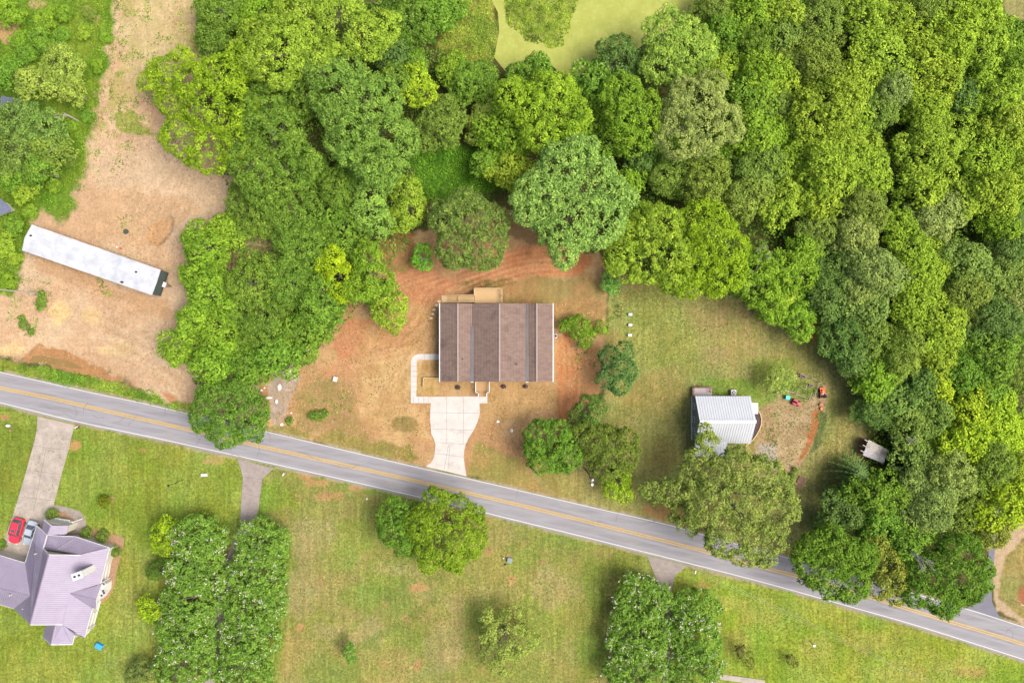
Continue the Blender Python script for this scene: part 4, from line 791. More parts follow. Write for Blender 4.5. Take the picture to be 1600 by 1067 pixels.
# hemlock with fanned fronds
def hemlock():
    c = P(1338, 740, 4); root = thing('conifer_tree', (c.x, c.y, 0), 'dark conifer with fanned feathery branches below the tin-roofed shed', 'tree', GR)
    rs = np.random.RandomState(77); cen = []; nr = []
    for lev in range(7):
        z = 2.0 + lev * .7; R = 3.9 * (1 - lev / 9); nb = 14
        for k in range(nb):
            a = 2 * math.pi * k / nb + lev * .4; n_ = int(R * 34)
            t = rs.rand(n_) ** .8; side = rs.uniform(-1, 1, n_) * .36 * (1 - t) * 1.0 * t ** .3
            x = t * R * math.cos(a) - side * math.sin(a) * 1.0; y = t * R * math.sin(a) + side * math.cos(a)
            cen.append(np.stack([x, y, z - t * R * .22 + 0 * x], 1)); nr.append(rs.randn(n_, 3) * .25 + [0, 0, 1])
    cen = np.concatenate(cen); nr = np.concatenate(nr); v = leaf_quads(cen, nr, rs.uniform(.18, .34, len(cen)), rs, .4)
    o = bpy.data.objects.new('crown', leaf_mesh('crown', v, np.stack([rs.rand(len(cen)), rs.rand(len(cen))], 1), [LEAF])); C.objects.link(o); o.parent = root; o.color = G(124, 152, 84)
    MB().tube([(c.x, c.y, 0), (c.x, c.y, 6.8)], [.22, .05], 8).build('trunk', BARK, root)
hemlock()

# ---- ground cover nobody could count
def carpet(name, zones, density, leaf, zr, color, kindname, seed=1, up=1.2, thresh=None, nscale=2.0, lm=None):
    rs = np.random.RandomState(seed); cs = []
    for pts in zones:
        poly = WP(pts); px_ = [p[0] for p in poly]; py_ = [p[1] for p in poly]; ar = (max(px_) - min(px_)) * (max(py_) - min(py_))
        n_ = int(ar * density); x = rs.uniform(min(px_), max(px_), n_); y = rs.uniform(min(py_), max(py_), n_)
        d = sdist(x, y, poly) + fbm(x, y, 3, seed + 50) * 2.5; ok = d > 0
        if thresh is not None: ok &= fbm(x, y, nscale, seed + 80, 4) > thresh
        x, y, d = x[ok], y[ok], d[ok]
        hgt = (fbm(x, y, 2.2, seed + 9, 3) + .5) * zr * np.clip(d / 1.2, .15, 1)
        cs.append(np.stack([x, y, hgt * rs.uniform(.6, 1, len(x)) + .03], 1))
    cen = np.concatenate(cs); n_ = len(cen)
    v = leaf_quads(cen, rs.randn(n_, 3) * .55 + [0, 0, up], leaf * rs.uniform(.6, 1.4, n_), rs, .7)
    cl = np.clip(fbm(cen[:, 0], cen[:, 1], 1.6, seed + 3, 4) * 2.2 + .5, 0, 1)
    o = bpy.data.objects.new(name, leaf_mesh(name, v, np.stack([np.clip(cl * .7 + rs.rand(n_) * .3, 0, 1), rs.rand(n_)], 1), [lm or LEAF])); C.objects.link(o); o.color = color
    return tag(o, kindname, 'plants', kind='stuff')
SOUTH1 = [(-20, 640), (59, 655), (371, 725), (375, 820), (240, 830), (210, 1067), (-20, 1067)]
SOUTH2 = [(430, 745), (640, 790), (800, 825), (1000, 872), (990, 900), (945, 960), (945, 1067), (440, 1067), (470, 860), (410, 800)]
SOUTH3 = [(1080, 895), (1200, 925), (1439, 992), (1600, 1043), (1600, 1067), (1130, 1067), (1130, 940)]
EAST = [(955, 450), (1160, 460), (1240, 490), (1290, 510), (1350, 620), (1330, 780), (1230, 850), (1120, 830), (1000, 790), (905, 765), (905, 660), (1000, 620)]
LOTP = [(185, 0), (290, 0), (320, 80), (300, 160), (360, 290), (290, 380), (270, 520), (300, 640), (120, 575), (10, 560), (20, 430), (90, 340), (135, 240)]
MAINP = [(430, 600), (560, 480), (640, 430), (684, 470), (684, 550), (640, 550), (640, 631), (672, 632), (678, 690), (662, 722), (600, 704), (430, 668)]
MAINQ = [(870, 470), (940, 470), (936, 610), (900, 650), (850, 742), (732, 738), (730, 700), (752, 650), (764, 632), (768, 604), (868, 600)]
carpet('grass_tufts', [SOUTH1, SOUTH3], 6, .24, .05, A(146, 164, 62, .5), 'fine grass tufts of the mown south lawns', 21, up=2.5, lm=TUFT)
carpet('field_tufts', [SOUTH2, EAST], 6, .26, .06, A(154, 160, 82, .5), 'dry grass tufts of the open field and yard', 22, up=2.5, lm=TUFT)
carpet('dry_stalks', [SOUTH2, EAST], 2.5, .24, .05, A(192, 176, 112, .52), 'straw-coloured dead stalks scattered over field and yard', 23, up=3, thresh=-.02, lm=TUFT)
carpet('straw_litter', [MAINP, MAINQ], 7, .26, .04, A(216, 176, 120, .52), 'straw mulch strewn over the house lot', 24, up=3, thresh=-.06, lm=TUFT)
carpet('straw_scraps', [MAINP, MAINQ], 4, .24, .04, A(176, 138, 88, .5), 'dull brown straw scraps over the house lot', 27, up=3, thresh=-.02, lm=TUFT)
carpet('sand_litter', [LOTP], 1.3, .24, .04, A(176, 150, 106, .5), 'small dark plant scraps scattered over the sandy lot', 25, up=2.5, thresh=-.0, nscale=5, lm=TUFT)
carpet('clay_clods', [LOTP], 3.0, .24, .05, A(218, 178, 134, .5), 'loose clods and scuffs on the sandy lot', 26, up=1.5, thresh=-.03, nscale=4, lm=TUFT)
carpet('creeper', [[(636, 245), (690, 222), (770, 235), (782, 290), (740, 330), (690, 330), (645, 300)]], 26, .26, .9, G(106, 150, 44), 'bright green creeper carpeting the clearing above the house', 1)
carpet('marsh_grass', [[(682, -40), (774, -40), (774, 20), (778, 60), (768, 96), (728, 108), (690, 80)]], 26, .24, .8, G(134, 164, 58), 'yellow-green marsh grass on the left bank of the pond', 2)
carpet('island_plants', [[(790, -40), (912, -40), (896, 20), (893, 45), (880, 58), (878, 72), (862, 78), (838, 68), (812, 52), (796, 38), (786, 10)]], 34, .28, 1.6, G(132, 158, 48), 'bushy green plants covering the island in the pond', 3)
carpet('meadow_weeds', [[(-60, -40), (200, -40), (190, 60), (170, 150), (158, 210), (138, 270), (118, 330), (60, 345), (34, 395), (20, 440), (0, 470), (-60, 470)]], 14, .22, .55, G(130, 160, 50), 'rough green weeds covering the left edge meadow', 4, thresh=-.06)
carpet('roadside_weeds', [[(0, 568), (60, 570), (110, 580), (165, 592), (205, 604), (240, 612), (262, 628), (300, 640), (296, 646), (140, 610), (0, 578)]], 24, .26, .3, G(126, 160, 54), 'green weeds along the verge below the sandy lot', 5, thresh=-.05)
carpet('scattered_weeds', [[(190, 0), (300, 0), (320, 100), (240, 180), (200, 260), (140, 270), (170, 120)]], 17, .26, .2, G(138, 160, 70), 'sparse weeds scattered over the sandy track', 6, thresh=.08, nscale=1.6)
carpet('lot_weeds', [[(175, 340), (215, 335), (220, 385), (180, 390)], [(150, 432), (190, 440), (185, 470), (150, 460)], [(230, 390), (275, 385), (285, 420), (250, 425)], [(20, 430), (80, 440), (70, 530), (10, 520)]], 18, .26, .15, G(128, 156, 62), 'weed tufts dotted around the mobile home', 7, thresh=.08, nscale=1.4)
carpet('clay_weeds', [[(700, 440), (800, 432), (790, 450), (740, 470), (736, 452)], [(455, 590), (540, 600), (560, 650), (480, 660)], [(618, 650), (648, 655), (645, 670), (612, 668)], [(876, 560), (930, 520), (945, 480), (935, 600)], [(940, 540), (1000, 460), (960, 440), (945, 480)]], 16, .26, .14, G(122, 142, 64), 'thin weeds coming up through straw and clay around the house', 8, thresh=.06, nscale=1.5)
carpet('undergrowth', [[(300, 0), (680, 0), (690, 110), (640, 240), (640, 380), (560, 470), (530, 520), (400, 600), (300, 600), (300, 420), (360, 340), (330, 160)]], 9, .38, 2.4, G(110, 146, 54), 'shaded undergrowth below the upper left wood', 9)
carpet('wood_undergrowth', [[(930, 130), (1130, 0), (1560, 0), (1600, 60), (1600, 800), (1560, 830), (1400, 930), (1240, 880), (1340, 780), (1360, 620), (1290, 500), (1170, 470), (960, 420), (930, 300)]], 9, .40, 2.8, G(112, 148, 54), 'shaded undergrowth below the right-hand wood', 10)
carpet('garden_plants', [[(1196, 578), (1240, 582), (1278, 598), (1264, 626), (1236, 618), (1200, 606)]], 30, .2, .5, G(112, 152, 54), 'low green plants inside the fenced garden', 11, thresh=-.02)
carpet('yard_weeds', [[(1200, 640), (1250, 640), (1235, 720), (1195, 700)], [(1275, 640), (1292, 645), (1285, 690), (1268, 705)]], 16, .26, .15, G(120, 140, 70), 'weeds on the bare earth beside the cottage', 12, thresh=.08, nscale=1.3)

# ------------------------------------------------------------------ BUILDINGS
def area_n(pts):
    n = Vector((0, 0, 0))
    for i in range(len(pts)):
        a, b = Vector(pts[i]), Vector(pts[(i + 1) % len(pts)]); n += a.cross(b)
    return n
def facet(mb, pts, th=.12, mi=0, rib=None, ribmi=1, rw=.045, rh=.04):
    """roof facet slab with thickness; rib = spacing of raised seams running down the slope"""
    pts = [Vector(p) for p in pts]; n = area_n(pts)
    if n.z < 0: pts = pts[::-1]; n = -n
    n.normalize(); lo = [p - Vector((0, 0, th)) for p in pts]; mb.hull8(lo, pts, mi)
    if rib:
        dn = Vector((n.x, n.y, 0)); dn = dn.normalized() if dn.length > 1e-3 else Vector((1, 0, 0)); u = Vector((-dn.y, dn.x, 0)); c = sum(pts, Vector()) / len(pts)
        us = [(p - c).dot(u) for p in pts]; k = math.ceil(min(us) / rib)
        while k * rib < max(us):
            uu = k * rib; k += 1; hit = []
            for i in range(len(pts)):
                a, b = us[i], us[(i + 1) % len(pts)]
                if (a - uu) * (b - uu) < 0: t = (uu - a) / (b - a); hit.append(pts[i] + (pts[(i + 1) % len(pts)] - pts[i]) * t)
            if len(hit) == 2 and (hit[0] - hit[1]).length > .3:
                mb.bar(hit[0] + n * rh * .4, hit[1] + n * rh * .4, rw, rh, ribmi)
def stretched(name, c1, c2, ang, scale, ratio, rough=.8, contrast=(.3, .7), **k):
    return mat(name, c1, c2, rough, scale, 5, (1, 1, 1) if ratio == 1 else (ratio, 1, ratio), rot=ang, contrast=contrast, **k)
M['shingle'] = mat('brown_shingles', A(170, 145, 132, .48), A(150, 126, 115, .48), .9, 1.5, 7, (.5, 1.5, 1), contrast=(.36, .64), bump=.5, c3=A(124, 106, 98, .48), scale3=.45, amt3=.8)
M['ridge_cap'] = mat('ridge_cap', A(206, 190, 178, .5), A(188, 170, 158, .5), .9, 3, 4)
M['flashing'] = mat('valley_flashing', A(142, 140, 142, .5), A(118, 114, 114, .5), .6, 1.5, 5, (1, .2, 1))
M['white_trim'] = mat('white_trim', (.56, .56, .55, 1), (.50, .50, .49, 1), .5, 2)
M['siding_white'] = mat('white_siding', (.58, .57, .54, 1), (.53, .52, .50, 1), .6, 1)
M['glass'] = mat('window_glass', (.05, .06, .08, 1), (.09, .10, .12, 1), .08, 1, spec=.7)
M['deck_wood'] = mat('new_pine_decking', A(236, 200, 148, .58), A(216, 178, 128, .58), .8, 2, 4, (1, 8, 1), bump=.2)
M['rail_wood'] = mat('pine_rail', A(242, 212, 166, .56), A(226, 190, 140, .56), .8, 3)
M['porch_floor'] = mat('porch_boards', A(226, 184, 132), A(212, 168, 116), .8, 2, 3, (1, 6, 1))
M['dark'] = mat('dark_rubber', (.02, .02, .022, 1), None, .7, 3)
M['grey_metal'] = mat('grey_metal', (.35, .36, .38, 1), (.25, .26, .28, 1), .45, 4, metallic=.4)
def window(root, c, w, h, nrm, name='window', frame=None, panes=1):
    """upright window: c = centre on the wall, nrm = outward 2-D normal"""
    n = Vector((nrm[0], nrm[1], 0)).normalized(); t = Vector((-n.y, n.x, 0)); c = Vector(c); mb = MB(); g = MB(); f = .09
    for s_ in (-1, 1):
        mb.bar(c + t * s_ * (w / 2 + f / 2) - Vector((0, 0, h / 2 + f)) + n * .03, c + t * s_ * (w / 2 + f / 2) + Vector((0, 0, h / 2 + f)) + n * .03, f, .08)
        mb.bar(c - t * w / 2 + Vector((0, 0, s_ * (h / 2 + f / 2))) + n * .03, c + t * w / 2 + Vector((0, 0, s_ * (h / 2 + f / 2))) + n * .03, .08, f)
    for i in range(1, panes):
        x = -w / 2 + w * i / panes; mb.bar(c + t * x - Vector((0, 0, h / 2)) + n * .025, c + t * x + Vector((0, 0, h / 2)) + n * .025, .05, .05)
    fr = mb.build(name, frame or M['white_trim'], root)
    g.poly([c - t * w / 2 - Vector((0, 0, h / 2)) + n * .012, c + t * w / 2 - Vector((0, 0, h / 2)) + n * .012, c + t * w / 2 + Vector((0, 0, h / 2)) + n * .012, c - t * w / 2 + Vector((0, 0, h / 2)) + n * .012])
    g.build('pane', M['glass'], fr); return fr
def railing(root, pts, z, h=.95, m=None, name='railing', gap=.14, post=1.4):
    mb = MB()
    for a, b in zip(pts[:-1], pts[1:]):
        a = Vector((a[0], a[1], z)); b = Vector((b[0], b[1], z)); L = (b - a).length
        mb.bar(a + Vector((0, 0, h)), b + Vector((0, 0, h)), .14, .05); mb.bar(a + Vector((0, 0, .12)), b + Vector((0, 0, .12)), .05, .05)
        k = max(1, int(L / gap))
        for i in range(1, k): p = a + (b - a) * i / k; mb.bar(p + Vector((0, 0, .13)), p + Vector((0, 0, h - .03)), .035, .035)
        k = max(1, round(L / post))
        for i in range(k + 1): p = a + (b - a) * i / k; mb.box((p.x, p.y, z), (.1, .1, h + .06))
    return mb.build(name, m or M['white_trim'], root)

# ---- brown-roofed house
hx = lambda px, z=0: P(px, 0, z).x
hy = lambda py, z=0: P(0, py, z).y
def main_house():
    r = thing('house', (hx(776), hy(535), 0), 'long brown-shingled house with three parallel ridges beside the curved white driveway', 'house')
    prof = [(687.6, 2.75), (715.4, 4.25), (737.5, 3.15), (780.5, 5.3), (823.6, 3.15), (838.8, 3.95), (863.6, 2.75)]
    y0, y1 = 474.3, 596
    names = ['west', 'east'] * 3
    for i in range(6):
        (a, za), (b, zb) = prof[i], prof[i + 1]; mb = MB()
        mb.hull8([(hx(a, za), hy(y1, za), za - .15), (hx(b, zb), hy(y1, zb), zb - .15), (hx(b, zb), hy(y0, zb), zb - .15), (hx(a, za), hy(y0, za), za - .15)],
                 [(hx(a, za), hy(y1, za), za), (hx(b, zb), hy(y1, zb), zb), (hx(b, zb), hy(y0, zb), zb), (hx(a, za), hy(y0, za), za)])
        # shingle courses as thin raised strips running along the ridge
        n_ = int(math.hypot(hx(b, zb) - hx(a, za), zb - za) / .28)
        for k in range(1, n_):
            f = k / n_; x = hx(a, za) * (1 - f) + hx(b, zb) * f; z = za * (1 - f) + zb * f
            mb.box((x, (hy(y0, z) + hy(y1, z)) / 2, z - .002), (.10, hy(y0, z) - hy(y1, z) - .1, .016))
        mb.build('roof', M['shingle'], r)
    for i in (1, 3, 5):
        a, za = prof[i]; MB().bar((hx(a, za), hy(y1, za) - .02, za + .03), (hx(a, za), hy(y0, za) + .02, za + .03), .26, .05).build('ridge_cap', M['ridge_cap'], r)
    for i, (w, yy) in ((2, (.62, 510)), (4, (.5, 474))):
        a, za = prof[i]; x = hx(a, za); MB().prism([(x - w / 2, hy(y1, za) - .04, 0), (x + w / 2, hy(y1, za) - .04, 0), (x + w / 2 - .1, hy(yy, za), 0), (x - w / 2 + .1, hy(yy, za), 0)], za + .02, za + .17).build('valley_flashing', M['flashing'], r)
        MB().box((x, hy(y1, za) - .1, za - .55), (.5, .14, .62)).build('downspout', M['white_trim'], r)
    for a, za, s in ((687.6, 2.75, -1), (863.6, 2.75, 1)):
        MB().bar((hx(a, za) + s * .08, hy(y1, za) - .05, za - .06), (hx(a, za) + s * .08, hy(y0, za) + .05, za - .06), .17, .14).build('gutter', M['white_trim'], r)
    # walls with gable profile
    mb = MB(); yA, yB = hy(y1, 2.7) + .35, hy(y0, 2.7) - .35; top = []
    for i, (a, za) in enumerate(prof):
        x = hx(a, za) + (.3 if i == 0 else (-.3 if i == 6 else 0)); top.append((x, za - .16 - (0 if i not in (0, 6) else -.05)))
    ring = lambda y: [(top[0][0], y, 0)] + [(x, y, z) for x, z in top] + [(top[-1][0], y, 0)]
    A_, B_ = ring(yA), ring(yB); n_ = len(A_); mb.poly(A_); mb.poly(B_[::-1])
    for i in range(n_): j = (i + 1) % n_; mb.poly([A_[i], B_[i], B_[j], A_[j]])
    mb.build('wall', M['siding_white'], r)
    for px_ in (700, 724, 795, 845): window(r, (hx(px_), yA, 1.5), 1.0, 1.3, (0, -1), panes=2)
    for px_ in (700, 800, 850): window(r, (hx(px_), yB, 1.5), 1.0, 1.2, (0, 1), panes=2)
    for py_ in (500, 545, 580): window(r, (top[0][0], hy(py_), 1.5), 1.0, 1.2, (-1, 0), panes=2); window(r, (top[-1][0], hy(py_), 1.5), 1.0, 1.2, (1, 0), panes=2)
    d = MB().box((hx(754), yA - .03, .35), (1.0, .08, 2.1)).build('door', M['dark'], r); MB().box((hx(754) + .38, yA - .1, 1.3), (.06, .08, .06)).build('handle', M['grey_metal'], d)
    for a, b in ((723, 561), (807.5, 569)): z = 4.6 if a > 800 else 4.0; p = P(a, b, z); MB().cyl((p.x, p.y, z - .3), .10, .55, 10).build('vent_pipe', M['dark'], r)
    # front porch
    pts = [P(a, b, .4) for a, b in [(743.6, 594), (765, 594), (765, 612.6), (760.8, 612.6), (760.8, 619.6), (748, 619.6), (748, 612.6), (743.6, 612.6)]]
    pf = MB().prism(pts[:3] + [pts[7]], .05, .40).build('porch_floor', M['porch_floor'], r)
    st = MB()
    for k in range(3): st.prism([P(748.6, 612.6 + k * 2.4), P(760.2, 612.6 + k * 2.4), P(760.2, 612.6 + (k + 1) * 2.4), P(748.6, 612.6 + (k + 1) * 2.4)], .05, .34 - k * .09)
    st.build('porch_steps', M['porch_floor'], r)
    railing(r, [P(743.6, 596.5, .4), P(743.6, 612.6, .4), P(748, 612.6, .4), P(748, 619, .4)], .4); railing(r, [P(765, 596.5, .4), P(765, 612.6, .4), P(760.8, 612.6, .4), P(760.8, 619, .4)], .4)
    return r
main_house()
def rear_deck():
    z = 1.9; r = thing('deck', (hx(762), hy(463), 0), 'pine deck with side stairs at the back of the brown-roofed house', 'deck')
    mb = MB(); a0, a1, b0, b1 = hx(741.5, z), hx(784.5, z), hy(473.6, z), hy(451.2, z)
    k = int((b1 - b0) / .145)
    for i in range(k): mb.box(((a0 + a1) / 2, b0 + (i + .5) * (b1 - b0) / k, z - .04), (a1 - a0, (b1 - b0) / k - .012, .04))
    mb.box(((a0 + a1) / 2, (b0 + b1) / 2, z - .26), (a1 - a0 - .05, b1 - b0 - .05, .2)); mb.build('deck_floor', M['deck_wood'], r)
    for x in (a0 + .1, a1 - .1, (a0 + a1) / 2): MB().box((x, b1 - .1, 0), (.14, .14, z - .26)).build('post', M['rail_wood'], r)
    railing(r, [(a0, hy(462, z)), (a0, b1), (a1, b1), (a1, b0 + .05)], z, m=M['rail_wood'])
    # stairs go down to the left with a mid landing
    st = MB(); ya, yb = hy(472.6, 1), hy(461.6, 1); n_ = 14; xs_ = np.linspace(hx(741, z), hx(697, .2), n_ + 1)
    for i in range(n_):
        zt = z - .13 * (i + 1) if i not in (6, 7) else z - .13 * 7; st.box(((xs_[i] + xs_[i + 1]) / 2, (ya + yb) / 2, zt - .05), (abs(xs_[1] - xs_[0]) - .03, yb - ya - .1, .05))
    for y in (ya, yb): st.bar((xs_[0], y, z - .15), (xs_[-1], y, .1), .05, .25)
    st.build('stairs', M['deck_wood'], r)
    for y in (ya, yb):
        rl = MB(); rl.bar((xs_[0], y, z + .9), (xs_[-1], y, 1.0), .12, .05)
        for i in range(0, n_ + 1, 2): zz_ = z - (z - .1) * i / n_; rl.bar((xs_[i], y, zz_), (xs_[i], y, zz_ + .92), .07)
        rl.build('handrail', M['rail_wood'], r)
    MB().prism([P(690, 461.5), P(698, 461.5), P(698, 473), P(690, 473)], .0, .10).build('landing_pad', M['rail_wood'], r)
rear_deck()
M['stone'] = mat('pale_stone', A(252, 226, 184, .62), A(240, 208, 164, .6), .9, 3)
for i, (a, b, w) in enumerate([(686, 470.8, 'nearest the deck stairs'), (682, 477, 'second from the deck stairs'), (678.2, 484, 'middle one of the five'), (676.2, 490.6, 'fourth from the deck stairs'), (674, 497.2, 'farthest from the deck stairs')]):
    c = P(a, b); rs = random.Random(i); tag(MB().prism([(c.x + .3 * math.cos(t) * rs.uniform(.9, 1.2), c.y + .22 * math.sin(t) * rs.uniform(.9, 1.2), 0) for t in [k * .785 + .4 for k in range(8)]], -.02, .07).build('stepping_stone', M['stone'], bevel=.02),
        'pale stepping stone on clay beside the house corner, ' + w, 'stepping stone', 'stepping stones at the house corner')
mb = MB()
mb.bar(P(661.5, 590, .25), P(687, 590.6, .25), .12, .5); mb.bar(P(661.5, 590, .25), P(661.2, 604, .25), .12, .5)
tag(mb.build('retaining_wall', M['rail_wood']), 'low timber edging wall with white cap between the walk and house front', 'retaining wall')
c = P(865.8, 525, .5); ac = thing('meter_box', (c.x + .25, c.y, 0), 'small grey utility unit mounted beside the house\'s right wall', 'utility box')
MB().box((c.x + .25, c.y, .05), (.55, .8, .8)).build('cabinet', M['grey_metal'], ac, bevel=.03); MB().cyl((c.x + .25, c.y, .85), .2, .03, 14).build('fan_grille', M['dark'], ac)
for a, b, w in [(715, 605, 'left of the front porch'), (786.5, 603.5, 'just right of the front porch'), (820.5, 603.5, 'farther right of the porch')]:
    c = P(a, b); root = thing('planting_hole', (c.x, c.y, 0), 'young shrub in a dark mulch ring ' + w, 'young shrub', 'young shrubs along the house front')
    rs = np.random.RandomState(int(a)); m_ = MB(); rr = random.Random(int(a)); m_.prism([(c.x + math.cos(t) * rr.uniform(.42, .62), c.y + math.sin(t) * rr.uniform(.36, .5), 0) for t in [k * .449 for k in range(14)]], -.02, .06)
    M.setdefault('mulch', mat('dark_mulch', (.10, .06, .055, 1), (.05, .03, .03, 1), .95, 8, 4, bump=.6)); m_.build('mulch', M['mulch'], root)
    cen = rs.randn(160, 3) * [.16, .14, .10] + [0, 0, .3]; o = bpy.data.objects.new('leaves', leaf_mesh('leaves', leaf_quads(cen, rs.randn(160, 3) + [0, 0, .7], np.full(160, .13), rs), rs.rand(160, 2), [LEAF])); C.objects.link(o); o.parent = root; o.color = (.14, .08, .09, 1)

# ---- white mobile home
def mobile_home():
    z0, ze, zr = .6, 2.9, 3.35
    cA, cB, cD, cE = P(49.8, 351, ze), P(251, 421.8, ze), P(237.3, 461.3, ze), P(34.3, 391.3, ze)
    rA, rB = (P(38.5, 371, zr)), (P(245, 440.5, zr))
    r = thing('mobile_home', ((cA + cD).x / 2, (cA + cD).y / 2, 0), 'long white-roofed mobile home parked on the bare sandy lot', 'mobile home')
    wr = mat('white_coated_roof', (.45, .46, .475, 1), (.33, .35, .385, 1), .6, .6, 6, contrast=(.32, .6))
    mb = MB(); facet(mb, [cA, cB, rB, rA], .08, 0, 1.2, 1, .03, .02); facet(mb, [rA, rB, cD, cE], .08, 0, 1.2, 1, .03, .02)
    mb.build('roof', [wr, wr], r)
    cen = (cA + cB + cD + cE) / 4; ins = lambda p: Vector((p.x + (cen.x - p.x) * .006, p.y + (cen.y - p.y) * .05, 0))
    def inset(p, q, s, t): return None
    ax = (cB - cA).normalized(); ay = (cA - cE).normalized()
    cor = [cA + ax * .12 - ay * .15, cB - ax * .1 - ay * .15, cD - ax * .1 + ay * .15, cE + ax * .12 + ay * .15]
    lo = [Vector((p.x, p.y, z0)) for p in cor]; hi = [Vector((p.x, p.y, ze - .05)) for p in cor]
    g = mat('green_grey_siding', A(110, 120, 108, .5), A(96, 106, 96, .5), .6, 2, 3)
    mb = MB(); mb.hull8(lo[::-1], hi[::-1])
    mid0, mid1 = (cor[1] + cor[2]) / 2, (cor[0] + cor[3]) / 2; mb.poly([hi[1], hi[2], Vector((mid0.x, mid0.y, zr - .06))]); mb.poly([hi[3], hi[0], Vector((mid1.x, mid1.y, zr - .06))])
    mb.build('wall', g, r)
    # hitch end: dark end wall slopes out over the tongue
    e0, e1 = cB + ax * .55 - ay * .15, cD + ax * .55 + ay * .15
    MB().hull8([Vector((*p.xy, 1.0)) for p in (cor[1], cor[2], e1, e0)][::-1], [Vector((cor[1].x, cor[1].y, ze - .12)), Vector((cor[2].x, cor[2].y, ze - .12)), Vector((e1.x, e1.y, 1.5)), Vector((e0.x, e0.y, 1.5))][::-1]).build('end_wall', mat('dark_green_end', A(86, 98, 90, .5), A(70, 82, 76, .5), .6, 2), r)
    m_ = (e0 + e1) / 2; f = MB(); tip = m_ + ax * 1.15; tip.z = .7
    for s_ in (-1, 1): q = m_ + ay * .55 * s_; q.z = .7; f.bar(q - ax * 1.0, tip, .09, .14)
    q = m_ + ax * .15; f.bar(q + ay * .5 + Vector((0, 0, .7 - q.z)), q - ay * .5 + Vector((0, 0, .7 - q.z)), .08); f.build('hitch', M['dark'], r)
    w_ = MB().box((m_.x + ax.x * .3, m_.y + ax.y * .3, 1.52), (.9, .55, .3), math.atan2(ay.y, ax.y) if False else math.atan2(ay.y, ay.x)); w_.build('end_window', M['white_trim'], r)
    for a, b in ((48.4, 368.3), (212.8, 425.2), (190.3, 440.8)): p = P(a, b, 3.3); MB().cyl((p.x, p.y, 3.0), .16, .45, 12).build('vent_pipe', M['dark'], r)
    for k in range(4):
        for s_ in (-1, 1): p = cen + ax * (-4 + k * 1.1) + ay * s_ * 1.7; w = MB().tube([(p.x - ay.x * .12, p.y - ay.y * .12, .42), (p.x + ay.x * .12, p.y + ay.y * .12, .42)], [.42, .42], 14); w.build('wheel', M['dark'], r)
    nA = ay
    for k in range(5): p = (cor[0] + cor[1]) / 2 + ax * (-9 + k * 4.4); window(r, (p.x, p.y, 1.9), .9, 1.0, ay.xy)
mobile_home()
tag(MB().cyl((*P(197, 362).xy, 0), .48, .09, 12).cyl((*P(197, 362).xy, .09), .3, .05, 12).build('tank_lid', mat('dark_green_lid', A(90, 104, 92), None, .7, 2)), 'dark green round tank lid in sand above the mobile home', 'tank lid')
for a, b, cc_, lb in ((189.8, 388.2, (.75, .06, .04, 1), 'small red bucket on sand near the mobile home\'s roof edge'), (184, 386.5, (.75, .72, .66, 1), 'small white bucket beside the red one near the mobile home')):
    c = P(a, b); bm_ = mat('bucket_paint', cc_, None, .5, 3); o = thing('bucket', (c.x, c.y, 0), lb, 'bucket'); MB().cyl((c.x, c.y, 0), .13, .34, 14, r2=.17).build('body', bm_, o); MB().tube([(c.x - .17, c.y, .33), (c.x - .1, c.y, .44), (c.x + .1, c.y, .44), (c.x + .17, c.y, .33)], [.012] * 4, 5).build('handle', M['grey_metal'], o)

